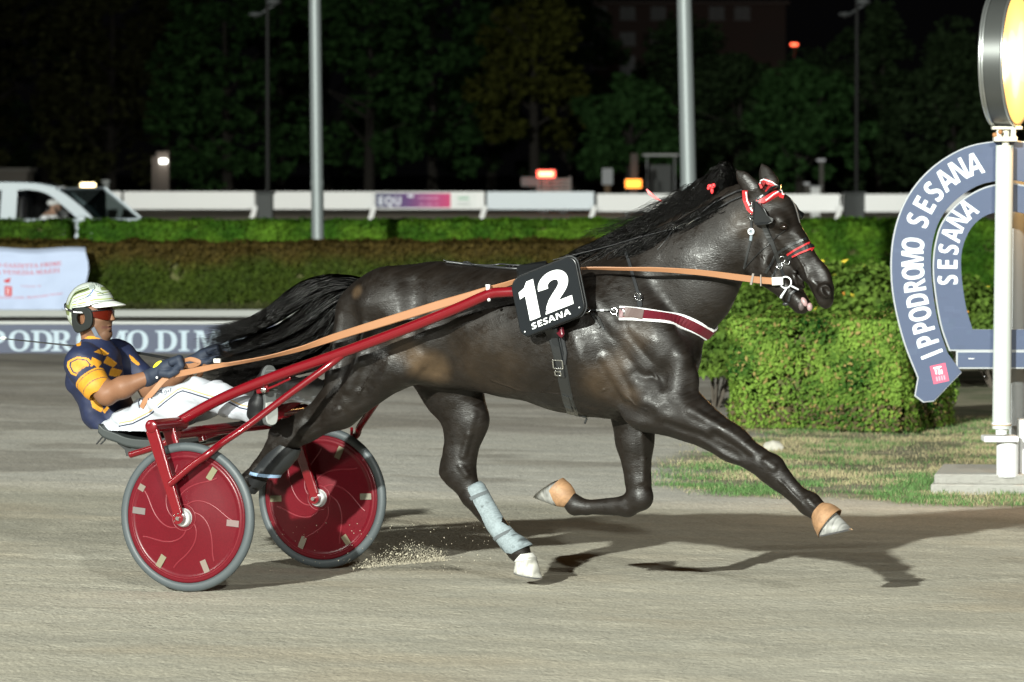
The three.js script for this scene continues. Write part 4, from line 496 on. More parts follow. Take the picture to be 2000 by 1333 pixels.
const coatBump = texFrom(512, 512, (u, v) => { const a = pnoise(u, v, 60, 120, 3), b = pnoise(u, v, 140, 256, 5); const q = .5 * a + .5 * b; return [q, q, q]; }); coatBump.repeat.set(2.2, 2.2);
const coatRough = texFrom(512, 512, (u, v) => { const a = pnoise(u, v, 6, 7, 13), b = pnoise(u, v, 19, 22, 14), c = pnoise(u, v, 44, 90, 15), e = pnoise(u, v, 120, 240, 16); const r = clamp(.47 + .16 * (a - .5) + .14 * (b - .5) + .20 * (c - .5) + .16 * (e - .5), .3, .68); return [r, r, r]; });
const coatMat = new THREE.MeshPhysicalMaterial({ vertexColors: true, roughness: 1, roughnessMap: coatRough, specularIntensity: .75, bumpMap: coatBump, bumpScale: .0008 });
const t0 = Date.now();
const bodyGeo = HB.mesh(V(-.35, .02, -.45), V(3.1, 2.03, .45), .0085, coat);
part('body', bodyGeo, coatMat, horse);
console.log('horse', Date.now() - t0, bodyGeo.attributes.position.count, 'range', ['x', 'y', 'z'].map((k, i) => { let a = 9, b = -9; for (let j = 0; j < bodyGeo.attributes.position.count; j++) { const v = bodyGeo.attributes.position.array[j * 3 + i]; a = Math.min(a, v); b = Math.max(b, v); } return [a.toFixed(2), b.toFixed(2)]; }).join(' '));
// ------------------------------------------------------------ hooves, boots, eyes, mouth, mane and tail
// a loft between rings given as [front, back] photo pixels in the plane at side w
function loft(rings, w, ratio = .9, { thick = 0, seg = 28, cap = true } = {}) {
  const pos = [], idx = [], layer = (grow) => { const st = pos.length / 3; rings.forEach(([f, b]) => { const A = L(f[0], f[1], w), B = L(b[0], b[1], w), c = A.clone().add(B).multiplyScalar(.5), d = A.clone().sub(B), a = d.length() / 2 + grow; d.normalize(); for (let i = 0; i < seg; i++) { const q = i / seg * Math.PI * 2; pos.push(c.x + d.x * a * Math.cos(q), c.y + d.y * a * Math.cos(q), w + a * ratio * Math.sin(q)); } }); return st; };
  const quads = (st, flip) => { for (let r = 0; r + 1 < rings.length; r++) for (let i = 0; i < seg; i++) { const j = (i + 1) % seg, a = st + r * seg + i, b = st + r * seg + j, c = a + seg, d = b + seg; flip ? idx.push(a, b, c, b, d, c) : idx.push(a, c, b, b, c, d); } };
  const o = layer(0); quads(o, false);
  if (thick) { const i2 = layer(-thick); quads(i2, true); for (const r of [0, rings.length - 1]) for (let i = 0; i < seg; i++) { const j = (i + 1) % seg, a = o + r * seg + i, b = o + r * seg + j, c = i2 + r * seg + i, d = i2 + r * seg + j; idx.push(a, b, c, b, d, c); } }
  else if (cap) for (const r of [0, rings.length - 1]) { const c = pos.length / 3; let s = [0, 0, 0]; for (let i = 0; i < seg; i++) for (let k = 0; k < 3; k++) s[k] += pos[(r * seg + i) * 3 + k] / seg; pos.push(...s); for (let i = 0; i < seg; i++) idx.push(c, r * seg + i, r * seg + (i + 1) % seg); }
  const g = new THREE.BufferGeometry(); g.setAttribute('position', new THREE.Float32BufferAttribute(pos, 3)); const uv = new Float32Array(pos.length / 3 * 2); for (let i = 0; i < pos.length / 3; i++) { uv[i * 2] = pos[i * 3] * 3 + pos[i * 3 + 2]; uv[i * 2 + 1] = pos[i * 3 + 1] * 3; } g.setAttribute('uv', new THREE.BufferAttribute(uv, 2)); g.setIndex(idx); g.computeVertexNormals(); return g;
}
const lerp2 = (a, b, t) => [lerp(a[0], b[0], t), lerp(a[1], b[1], t)];
const rings = (f0, b0, f1, b1, n = 5) => Array.from({ length: n + 1 }, (_, i) => [lerp2(f0, f1, i / n), lerp2(b0, b1, i / n)]);
const hoofTex = texFrom(256, 256, (u, v) => { const a = pnoise(u, v, 60, 8, 3), b = pnoise(u, v, 20, 20, 4); const t = .62 + .35 * (a - .5) + .4 * (b - .5); return [t, t * .99, t * .96]; }, true);
const hoofMat = new THREE.MeshStandardMaterial({ map: hoofTex, color: C(.40, .40, .39), roughness: .8 }), shoeMetal = M([.6, .6, .6], .35, { metalness: .8 }), paleHoof = new THREE.MeshStandardMaterial({ map: hoofTex, color: C(.72, .71, .66), roughness: .85 });
const hoof = (cf, cb, tt, hl, w, mat) => { part('hoof', loft(rings(cf, cb, tt, hl), w, .92), mat, horse); const e = .07; part('horseshoe', loft([[tt, hl], [[tt[0] + (tt[0] - cf[0]) * e, tt[1] + (tt[1] - cf[1]) * e], [hl[0] + (hl[0] - cb[0]) * e, hl[1] + (hl[1] - cb[1]) * e]]], w, .93), shoeMetal, horse); };
hoof([1620, 988], [1592, 1014], [1662, 1033], [1602, 1047], .14, hoofMat);
hoof([1088, 990], [1112, 952], [1047, 974], [1092, 939], -.15, hoofMat);
hoof([1046, 1087], [1008, 1096], [1057, 1129], [1005, 1117], -.15, paleHoof);
hoof([476, 974], [452, 950], [452, 1012], [430, 985], .15, hoofMat);
part('pastern_hair', loft([[[1040, 1080], [1006, 1084]], [[1047, 1092], [1006, 1098]]], -.15, .95), M([.55, .54, .50], .95), horse);
const rubberTex = texFrom(256, 256, (u, v) => { const b = pnoise(u, v, 14, 14, 4) * .6 + pnoise(u, v, 50, 50, 6) * .4; const t = .75 + .5 * (b - .5); return [t, t, t]; }, true);
const bellMat = new THREE.MeshStandardMaterial({ map: rubberTex, color: C(.40, .225, .115), roughness: .6, side: THREE.DoubleSide });
{ const o = thing('bell_boot', 'tan rubber bell boot on the outstretched near foreleg', 'hoof boot', L(1605, 1010, .14), 'tan bell boots on the forelegs', true); part('cuff', loft([...rings([1604, 981], [1585, 1005], [1622, 984], [1590, 1026], 3), ...rings([1630, 988], [1594, 1036], [1641, 996], [1601, 1050], 3)], .14, 1.0, { thick: .006 }), bellMat, o); }
{ const o = thing('bell_boot', 'tan rubber bell boot on the folded far foreleg', 'hoof boot', L(1095, 962, -.15), 'tan bell boots on the forelegs', true); part('cuff', loft([...rings([1104, 992], [1126, 969], [1090, 990], [1119, 955], 3), ...rings([1082, 984], [1112, 945], [1070, 974], [1099, 934], 3)], -.15, 1.0, { thick: .006 }), bellMat, o); }
const smudge = texFrom(512, 512, (u, v) => { const b = pnoise(u, v, 18, 18, 4) * .5 + pnoise(u, v, 5, 6, 8) * .5, f = pnoise(u, v, 70, 70, 6); let t = .86 + .3 * (f - .5); if (b > .64) t -= (b - .64) * 3.4; if (b < .3) t += .12; t = clamp(t, .12, 1); return [t, t, t]; }, true);
{ const o = thing('shin_boot', 'long pale grey shin boot with mud smears on the far hind leg', 'shin boot', L(975, 1010, -.15), null, true); const m = new THREE.MeshStandardMaterial({ map: smudge, color: C(.235, .28, .30), roughness: .75 }); part('shell', loft([[[938, 940], [906, 960]], [[945, 946], [910, 966]], [[966, 984], [932, 1004]], [[986, 1018], [953, 1036]], [[1006, 1040], [973, 1062]], [[1026, 1052], [985, 1078]], [[1039, 1064], [997, 1086]]], -.15, .92, {}), m, o); part('strap', [loft([[[952, 958], [914, 976]], [[955, 964], [918, 982]]], -.15, .96), loft([[[1000, 1033], [964, 1053]], [[1003, 1038], [968, 1058]]], -.15, .96)], M([.16, .18, .19], .7), o); }
{ const o = thing('hock_boot', 'black hock boot with a pale blue edge on the near hind leg', 'shin boot', L(530, 905, .15), null, true); part('shell', loft([[[586, 880], [540, 862]], [[580, 896], [524, 882]], [[564, 914], [507, 904]], [[546, 930], [492, 922]]], .15, .9, { thick: .005 }), M([.018, .02, .022], .45), o); part('rim', loft([[[548, 928], [491, 920]], [[545, 934], [488, 926]]], .15, .94, { thick: .005 }), M([.22, .33, .48], .6), o); part('wrap', loft([[[520, 942], [482, 926]], [[497, 966], [464, 948]]], .15, .95), M([.025, .027, .03], .6), o); }
// eyes and mouth
for (const s of [1, -1]) { const c = L(1530, 443, .089 * s), e = part('eye', ball(c, .019, 1.1, .8, .75), M([.012, .008, .006], .06), horse); }
part('tongue', [ball(L(1571, 590, .032), .027, .5, .85, .5, new THREE.Quaternion().setFromAxisAngle(V(0, 0, 1), .5)), ball(L(1582, 600, .03), .016, .8, 1.2, .9)], M([.34, .22, .22], .4), horse); part('lip', ball(L(1566, 597, .03), .03, .5, .8, .7), M([.10, .08, .08], .5), horse);
// strands of hair: each a thin three-sided tapering tube
function strands(paths) {
  const pos = [], nor = [], idx = []; for (const { pts, r } of paths) { const c = new THREE.CatmullRomCurve3(pts), n = 11, st = pos.length / 3; let prev = V(0, 0, 1); for (let i = 0; i <= n; i++) { const p = c.getPoint(i / n), t = c.getTangent(i / n), s = new THREE.Vector3().crossVectors(t, prev).normalize(), u = new THREE.Vector3().crossVectors(s, t).normalize(); prev = u; const R = r * (1 - .93 * Math.pow(i / n, 1.6)); for (let k = 0; k < 4; k++) { const a = k / 4 * 6.283 + .4, nx = s.x * Math.cos(a) + u.x * Math.sin(a), ny = s.y * Math.cos(a) + u.y * Math.sin(a), nz = s.z * Math.cos(a) + u.z * Math.sin(a); pos.push(p.x + nx * R, p.y + ny * R, p.z + nz * R); nor.push(nx, ny, nz); } if (i) for (let k = 0; k < 4; k++) { const a = st + (i - 1) * 4 + k, b = st + (i - 1) * 4 + (k + 1) % 4; idx.push(a, b, a + 4, b, b + 4, a + 4); } } }
  const g = new THREE.BufferGeometry(); g.setAttribute('position', new THREE.Float32BufferAttribute(pos, 3)); g.setAttribute('normal', new THREE.Float32BufferAttribute(nor, 3)); g.setIndex(idx); return g;
}
const hairMat = new THREE.MeshPhysicalMaterial({ color: C(.034, .026, .021), roughness: .42, specularIntensity: .8 });
{ const ps = []; for (let i = 0; i < 5200; i++) {
    const v = Math.pow(rnd(), 1.6), w = rr(-.10, .10) + .03 * Math.sin(v * 20), j = () => rr(-6, 6), lk = Math.floor(v * 30), ww = w * .6 + .14 * (hash3(lk, 3, 1) - .5), dx = 16 * (hash3(lk, 7, 2) - .5), len = rnd() < .4 ? rr(.5, .9) : rr(.85, 1.08);
    const A = [lerp(712, 694, v) + rr(-5, 5), lerp(548, 590, v) + rr(-4, 4)], B = [lerp(640, 672, v) + j(), lerp(541, 640, v) + j()], Cc = [lerp(578, 648, v) + j() + dx, lerp(564, 704, v) + j()], Dd = [lerp(530, 590, v) + j() + dx * 2, lerp(606, 728, v) + j()], E = [lerp(484, 498, v) + j() * 1.6 + dx * 3, lerp(630, 748, v) + j()], Fq = [lerp(424, 402, v) + j() * 3 + dx * 4, lerp(646, 792, v) + j() * 2.4];
    const pts = [[A, 0], [B, .3], [Cc, .7], [Dd, 1], [E, 1.2], [Fq, 1.5]].map(([q, m]) => L(q[0], q[1], ww * (.35 + m))); const c = new THREE.CatmullRomCurve3(pts); ps.push({ pts: [0, .17, .34, .5, .67, .84, 1].map(t => c.getPoint(t * Math.min(1, len))), r: rr(.0009, .0027) }); }
  for (let i = 0; i < 420; i++) { const x = rr(430, 620), y = lerp(745, 660, (x - 430) / 190) + rr(-15, 20), w = rr(-.05, .08); ps.push({ pts: [L(x + 40, y - 28, w), L(x, y, w), L(x - rr(20, 50), y + rr(-12, 30), w + rr(-.03, .03)), L(x - rr(40, 80), y + rr(-25, 30), w)], r: .0009 }); }
  part('tail', strands(ps), hairMat, horse);
}
{ const ps = []; for (let i = 0; i < 5200; i++) { const u = rnd(), x0 = lerp(1448, 1165, u), y0 = lerp(378, 503, Math.pow(u, .85)) + rr(-6, 10), lk = Math.floor(u * 22), h1 = hash3(lk, 1, 5), h2 = hash3(lk, 2, 5); const near = rnd(); const len = rr(70, 150) * lerp(.75, 1.25, u) * (.8 + .4 * h1), rise = near < .5 ? rr(12, 58) * (1 - .45 * u) + 30 * h2 * smooth(.9, .0, u) : rr(-8, 16); const w0 = rr(-.015, .02), wd = near < .5 ? rr(-.05, .05) : rr(.04, .115);
    const pts = []; for (let k = 0; k <= 5; k++) { const s = k / 5; pts.push(L(x0 - len * s + rr(-2, 2) + (near < .5 ? 6 * Math.sin(s * 3) : 0), y0 + len * s * lerp(.52, .60, near) - rise * Math.sin(Math.PI * Math.min(1, s * 1.15)) + rr(-2, 2) * s * 2 - (near < .5 ? 6 : 0), w0 + wd * Math.sin(s * 1.6) * (1 - .2 * s))); } ps.push({ pts, r: rr(.001, .0028) }); }
  for (let i = 0; i < 110; i++) { const t = rr(-5, 12); ps.push({ pts: [L(1428 + t, 374, rr(-.02, .02)), L(1418 + t * .8, 350 - t * .4, rr(-.03, .03)), L(1398 + t * .5, 338 - t * .6 + rr(-2, 3), rr(-.04, .03)), L(1372 + t, 346 - t * .3, rr(-.05, .02)), L(1350, 365 + rr(-5, 5), rr(-.05, .02)), L(1335, 378 + rr(-8, 8), rr(-.05, .02))], r: rr(.0009, .002) }); }
  for (let i = 0; i < 160; i++) { const x = rr(1180, 1360), y = lerp(470, 385, (x - 1180) / 180), w = rr(-.06, .05); ps.push({ pts: [L(x + 40, y - 4, w), L(x, y - rr(8, 22), w), L(x - rr(20, 45), y - rr(0, 18), w), L(x - rr(50, 80), y + rr(0, 30), w)], r: .0009 }); }
  part('mane', strands(ps), hairMat, horse);
}
// ------------------------------------------------------------ harness, bridle, reins and number plate
const leather = new THREE.MeshPhysicalMaterial({ color: C(.016, .017, .018), roughness: .3, clearcoat: .6, clearcoatRoughness: .2 }), leather2 = M([.028, .029, .031], .34), redTrim = M([.44, .022, .026], .45), whiteTrim = M([.75, .75, .76], .45), maroon = M([.10, .010, .018], .25), chrome = M([.72, .73, .74], .18, { metalness: 1 }), alu = M([.72, .74, .76], .4, { metalness: .35 }), tanStrap = M([.33, .155, .075], .55);
const HS = (pts, step, lift) => strapPts(HB, pts, step, lift);
const onSkin = (p) => { const q = p.clone(); for (let i = 0; i < 12; i++) { const v = HB.f(q.x, q.y, q.z); q.addScaledVector(HB.normal(q), -v * .9); } return q; };
const strap = (pts, w, th = .004, lift = .001, step = 6) => ribbon(HS(pts, step, lift), w, th);
const skinAt = (x, y) => HB.hit(x, y);
{ const o = thing('bridle', 'black racing bridle with red padding and blinkers on the head of the horse', 'bridle', L(1520, 450, 0), null, true);
  part('cheek_strap', [strap([[1481, 386], [1486, 415], [1491, 433], [1500, 458], [1508, 476]], .026, .010), strap([[1508, 474], [1516, 498], [1523, 520]], .020, .009), strap([[1522, 518], [1528, 532], [1533, 545]], .014, .005)], leather, o);
  part('noseband', [strap([[1517, 496], [1530, 488], [1550, 477], [1568, 469], [1581, 464]], .013), strap([[1534, 506], [1552, 496], [1572, 485], [1592, 478]], .026, .006, .002)], leather, o);
  part('noseband_trim', [strap([[1539, 497], [1556, 487], [1575, 477], [1589, 471]], .009, .007, .003), strap([[1549, 501], [1566, 493], [1582, 487], [1594, 483]], .009, .007, .003)], redTrim, o);
  part('brow_padding', [strap([[1478, 392], [1492, 393], [1508, 384], [1522, 377], [1536, 372]], .030, .012, .0), strap([[1484, 364], [1496, 355], [1508, 360], [1512, 369]], .026, .010, .0), strap([[1503, 368], [1498, 376]], .02, .01)], redTrim, o);
  part('brow_piping', [strap([[1497, 394], [1511, 384], [1525, 377], [1535, 373]], .005, .004, .0125), strap([[1482, 360], [1494, 352], [1508, 357], [1518, 366]], .005, .004, .0105)], whiteTrim, o);
  part('browband', strap([[1478, 388], [1492, 384], [1508, 372], [1520, 364], [1530, 368]], .012, .006, .012), leather, o);
  part('crown_padding', [strap([[1456, 372], [1457, 390], [1464, 408], [1473, 416]], .026, .010, .0)], redTrim, o); part('crown_piping', strap([[1460, 374], [1462, 392], [1469, 408], [1475, 414]], .006, .004, .0105), whiteTrim, o);
  part('throat_strap', [strap([[1470, 404], [1469, 425], [1468, 445]], .012), strap([[1467, 470], [1460, 495], [1454, 525]], .012)], leather, o);
  part('chin_strap', [strap([[1514, 500], [1505, 518], [1495, 534]], .012), strap([[1520, 520], [1512, 535], [1505, 548]], .010)], leather, o);
  part('cord', [tube(HS([[1454, 525], [1470, 508], [1486, 492], [1503, 476]], 8, .004).map(r => r[0]), .0022, 16, 6), tube(HS([[1503, 476], [1518, 462], [1533, 449]], 8, .004).map(r => r[0]), .0018, 12, 6)], leather, o);
  // blinkers: leather cups standing off the head
  for (const s of [1, -1]) { const base = s > 0 ? [[1486, 392], [1500, 396], [1514, 408], [1521, 421], [1531, 427], [1527, 435], [1510, 438], [1492, 437], [1488, 420]] : [[1486, 396], [1500, 398], [1514, 408], [1522, 420], [1531, 427], [1527, 436], [1510, 438], [1492, 436], [1488, 420]]; const c2 = base.map(([x, y]) => L(x, y, 0)); const sh = new THREE.Shape(new THREE.SplineCurve(c2.map(p => new THREE.Vector2(p.x, p.y))).getPoints(48)); const g = new THREE.ExtrudeGeometry(sh, { depth: .004, bevelSize: .002, bevelThickness: .002, bevelSegments: 2 }), p = g.attributes.position; const x0 = L(1486, 0, 0).x; for (let i = 0; i < p.count; i++) { const q = (p.getX(i) - x0); p.setZ(i, s * (.098 + p.getZ(i) + q * .30 + .02 * Math.sin(q * 26))); if (s < 0) { p.setX(i, p.getX(i) + .045); p.setY(i, p.getY(i) + .02); } } g.computeVertexNormals(); part('blinker', g, leather, o); }
  part('stud', [ball(skinAt(1490, 431).add(V(0, 0, .008)), .009), ball(skinAt(1526, 516).add(V(0, 0, .006)), .005)], chrome, o);
  part('buckle', [[1476, 401, 9], [1471, 423, 8], [1479, 420, 6], [1522, 521, 7], [1528, 506, 8]].map(([x, y, r]) => { const h = skinAt(x, y), n = HB.normal(h); return torus(h.addScaledVector(n, .009), n, r / S * .8, .0026, 18, 6); }).concat([bar(skinAt(1466, 404).add(V(0, 0, .012)), skinAt(1478, 398).add(V(0, 0, .012)), .012, .012, V(0, 1, 0), .003), bar(skinAt(1462, 423).add(V(0, 0, .01)), skinAt(1474, 424).add(V(0, 0, .01)), .006, .007)]), chrome, o);
  { const h = skinAt(1468, 447), n = HB.normal(h); part('tag_ring', [torus(h.addScaledVector(n, .006).add(V(0, -.012, 0)), n, .012, .005, 20, 8).scale(1, 1, 1)], alu, o); part('tag', strap([[1469, 448], [1468, 462], [1467, 470]], .013, .006), M([.2, .24, .27], .3), o); }
  const rc = L(1535, 552, .075); part('bit_ring', torus(rc, V(.15, 0, 1), .0255, .0038, 36, 10), alu, o); part('bit', [rod(L(1546, 559, .07), L(1560, 566, .055), .005, .004), rod(L(1536, 565, .078), L(1526, 580, .085), .0045, .006), ball(L(1526, 581, .085), .0065)], alu, o);
  part('lip_strap', [strap([[1541, 588], [1544, 574], [1556, 566]], .012, .006), ball(L(1535, 594, .03), .012, 1.3, .7, 1), ball(L(1507, 562, .03), .012, 1.4, .6, 1)], leather2, o); part('nose_ring', torus(skinAt(1538, 512).add(V(0, 0, .006)), V(0, .3, 1), .014, .0025, 24, 6), chrome, o);
}
{ const o = thing('overcheck_rein', 'thin black overcheck lines with a metal snap running along the mane', 'rein', L(1330, 440, .1), null, true); const hp = (pts) => HS(pts, 10, .008).map(r => r[0]);
  part('line', [tube(hp([[1451, 371], [1420, 385], [1390, 402], [1360, 428], [1347, 437]]), .0045, 30, 8), tube(hp([[1451, 384], [1425, 396], [1397, 412], [1362, 430], [1347, 438]]), .0035, 30, 8)], leather2, o); const A = skinAt(1345, 438).add(V(0, 0, .012)), B = skinAt(1324, 445).add(V(0, 0, .012)); part('snap', [tube([A, A.clone().lerp(B, .5).add(V(0, .008, 0)), B, A.clone().lerp(B, .5).add(V(0, -.008, 0))], .0018, 24, 6, true), torus(B.clone().add(V(-.012, -.004, 0)), V(0, 0, 1), .007, .0015, 16, 6), rod(A, A.clone().add(V(.03, .018, 0)), .004)], chrome, o); const C2 = HB.hit(1188, 482) || L(1188, 482, .1); part('line', [tube([B.clone().add(V(-.018, -.005, 0)), B.clone().lerp(C2, .5).add(V(0, .002, .02)), C2.clone().add(V(0, 0, .02)), L(1080, 508, .08)], .0022, 30, 6), tube([B.clone().add(V(-.02, -.01, 0)), L(1300, 470, .14), L(1284, 488, .16)], .0018, 12, 6)], leather2, o);
}
{ const o = thing('harness', 'black racing harness with a red and white breast strap, girth and buckles', 'harness', L(1150, 640, .2), null, true);
  const main = HS([[1210, 612], [1240, 614], [1275, 618], [1310, 623], [1340, 630], [1362, 639], [1376, 647], [1384, 653]], 7, .0);
  for (let k = 0; k < 4; k++) for (let i = 1; i + 1 < main.length; i++) { main[i][0].lerp(main[i - 1][0].clone().add(main[i + 1][0]).multiplyScalar(.5), .6); main[i][1] = main[i][1].clone().add(main[i - 1][1]).add(main[i + 1][1]).normalize(); } const last = main[main.length - 1][0]; for (let i = 1; i <= 12; i++) { const p = onSkin(V(last.x + .05 * Math.sin(i / 12 * 3.1), last.y - .03 * Math.sin(i / 12 * 3.1), last.z - i * .022)); main.push([p, HB.normal(p)]); }
  const off = d => main.map(([p, n]) => [p.clone().addScaledVector(n, d), n]); part('breast_strap_backing', ribbon(off(.007), .066, .006), whiteTrim, o); part('breast_strap', ribbon(off(.0125), .047, .004), maroon, o); part('breast_strap_end', strap([[1221, 612], [1240, 614], [1257, 617]], .050, .004, .0145), M([.12, .085, .08], .35), o);
  part('neck_strap', [strap([[1222, 490], [1232, 525], [1242, 560], [1249, 585], [1250, 608]], .015, .005, .002), strap([[1246, 572], [1250, 600]], .024, .006, .004)], leather2, o); part('neck_strap', strap([[1226, 498], [1215, 482]], .014), leather2, o);
  part('ring', [torus(skinAt(1213, 612).add(V(0, 0, .012)), V(-.1, 0, 1), .021, .004, 28, 8), torus(skinAt(1201, 608).add(V(0, 0, .012)), V(.2, .2, 1), .015, .003, 24, 8), torus(skinAt(1246, 577).add(V(0, 0, .01)), V(0, 0, 1), .012, .0025, 20, 6), torus(skinAt(1152, 606).add(V(0, 0, .03)), V(0, .5, 1), .012, .003, 20, 6)], chrome, o);
  part('trace', [strap([[1200, 608], [1180, 607], [1160, 606], [1145, 606]], .010, .005, .012), strap([[1160, 612], [1172, 624], [1180, 644]], .011, .004, .004), strap([[1156, 612], [1166, 628], [1172, 640]], .01, .004, .006)], leather, o);
  part('girth', [strap([[1078, 640], [1088, 680], [1096, 715], [1102, 750], [1110, 785], [1119, 808], [1124, 815]], .062, .006, .0), strap([[1084, 655], [1094, 700], [1100, 735]], .040, .010, .005), strap([[1106, 772], [1114, 800]], .04, .006, .006)], leather, o); part('girth', strap([[1100, 660], [1106, 690], [1104, 712]], .016, .006, .004), leather2, o);
  const bk = (x, y, w, h) => { const c = skinAt(x, y), n = HB.normal(c); c.addScaledVector(n, .016); const g = [box(w, .007, .005, 0, h / 2, 0, .002), box(w, .007, .005, 0, -h / 2, 0, .002), box(.007, h, .005, w / 2, 0, 0, .002), box(.007, h, .005, -w / 2, 0, 0, .002)]; const m = merge(g); m.applyQuaternion(new THREE.Quaternion().setFromUnitVectors(V(0, 0, 1), n)); m.translate(c.x, c.y, c.z); return m; };
  part('buckle', [bk(1093, 710, .05, .04), bk(1093, 727, .03, .02), bk(1247, 583, .026, .03), bk(1088, 648, .04, .02)], chrome, o); part('loop', [tube([skinAt(1094, 642).add(V(0, 0, .05)), skinAt(1108, 655).add(V(0, 0, .06)), skinAt(1106, 640).add(V(0, 0, .06))], .012, 12, 8)], maroon, o);
  part('saddle_pad', [strap([[1040, 524], [1050, 560], [1062, 610], [1075, 645]], .16, .025, .0, 9), strap([[1110, 522], [1110, 560], [1108, 600]], .10, .02, .0, 9)], leather, o);
  part('back_strap', [tube(HS([[872, 514], [905, 518], [950, 523], [1000, 527], [1040, 528]], 9, .006).map(r => r[0]), .006, 40, 8), tube(HS([[905, 517], [950, 519], [1005, 523], [1040, 524]], 9, .012).map(r => r[0]), .004, 40, 8), strap([[880, 514], [905, 517]], .02, .008)], leather2, o); part('clip', [tube([L(866, 508, .02), L(874, 512, .02), L(866, 515, .02)], .003, 8, 6), ball(L(1000, 520, .04), .01, 1.6, .6, 1)], chrome, o);
  part('belly_strap', [strap([[1124, 812], [1140, 816], [1146, 820]], .03, .006), rod(L(1146, 818, .05), L(1142, 828, .05), .005)], leather, o);
}
// number plate
{ const o = thing('number_plate', 'square black plate with a large white 12 on the flank of the horse', 'number plate', L(1070, 580, .40), null, true); const w = .45; const TL = L(997, 548, w), TR = L(1121, 499, w), BR = L(1143, 611, w), BL = L(1020, 661, w); const c = TL.clone().add(TR).add(BR).add(BL).multiplyScalar(.25), ex = TR.clone().sub(TL).add(BR).sub(BL).multiplyScalar(.25), ey = TL.clone().sub(BL).add(TR).sub(BR).multiplyScalar(.25); const W = ex.length() * 2, H = ey.length() * 2; ex.normalize(); ey.normalize();
  const rrect = (w, h, r) => { const s = new THREE.Shape(), a = w / 2, b = h / 2; s.moveTo(-a + r, -b); s.lineTo(a - r, -b); s.absarc(a - r, -b + r, r, -Math.PI / 2, 0); s.lineTo(a, b - r); s.absarc(a - r, b - r, r, 0, Math.PI / 2); s.lineTo(-a + r, b); s.absarc(-a + r, b - r, r, Math.PI / 2, Math.PI); s.lineTo(-a, -b + r); s.absarc(-a + r, -b + r, r, Math.PI, Math.PI * 1.5); return s; };
  const mtx = new THREE.Matrix4().makeBasis(ex, ey, V(0, 0, 1)).setPosition(c); const pl = new THREE.ExtrudeGeometry(rrect(W, H, .045), { depth: .03, bevelSize: .005, bevelThickness: .006, bevelSegments: 3, curveSegments: 10 }); pl.translate(0, 0, -.036); pl.applyMatrix4(mtx); part('plate', pl, new THREE.MeshPhysicalMaterial({ color: C(.010, .011, .012), roughness: .3, specularIntensity: .6 }), o);
  const seam = new THREE.ExtrudeGeometry(rrect(W + .016, H + .016, .05), { depth: .006, bevelEnabled: false, curveSegments: 10 }); seam.translate(0, 0, -.024); seam.applyMatrix4(mtx); part('rim', seam, M([.03, .032, .034], .45), o);
  const tx = canvasTex(512, 512, (g, a, b) => { g.fillStyle = '#12161a'; g.fillRect(0, 0, a, b); g.fillStyle = '#f6f8f8'; g.beginPath(); const poly = p => { g.beginPath(); p.forEach(([x, y], i) => i ? g.lineTo(x, y) : g.moveTo(x, y)); g.closePath(); g.fill(); }; poly([[118, 62], [172, 62], [172, 398], [88, 398], [88, 176], [44, 188], [44, 128], [90, 108]]);
    g.lineWidth = 78; g.strokeStyle = '#f6f8f8'; g.beginPath(); g.moveTo(232, 176); g.bezierCurveTo(232, 76, 395, 66, 396, 168); g.bezierCurveTo(396, 250, 290, 268, 262, 372); g.stroke(); poly([[214, 398], [440, 398], [440, 322], [330, 322], [222, 372]]); poly([[193, 184], [193, 160], [272, 168], [272, 190]]);
    g.font = 'bold 74px sans-serif'; g.textAlign = 'center'; g.textBaseline = 'alphabetic'; g.save(); g.translate(246, 476); g.scale(1.16, 1); g.fillText('SESANA', 0, 0); g.restore(); g.beginPath(); g.arc(32, 470, 6, 0, 7); g.arc(476, 448, 6, 0, 7); g.fill(); });
  const f = new THREE.ShapeGeometry(rrect(W - .004, H - .004, .044), 10), p = f.attributes.position, uv = f.attributes.uv; for (let i = 0; i < p.count; i++) uv.setXY(i, p.getX(i) / W + .5, p.getY(i) / H + .5); f.translate(0, 0, .0025); f.applyMatrix4(mtx); part('face', f, new THREE.MeshPhysicalMaterial({ map: tx, roughness: .32, specularIntensity: .6 }), o); part('bracket', [bar(L(1075, 640, w - .04), L(1085, 662, .30), .06, .02), rod(L(1066, 590, .28), L(1066, 590, w - .03), .03)], leather2, o);
}
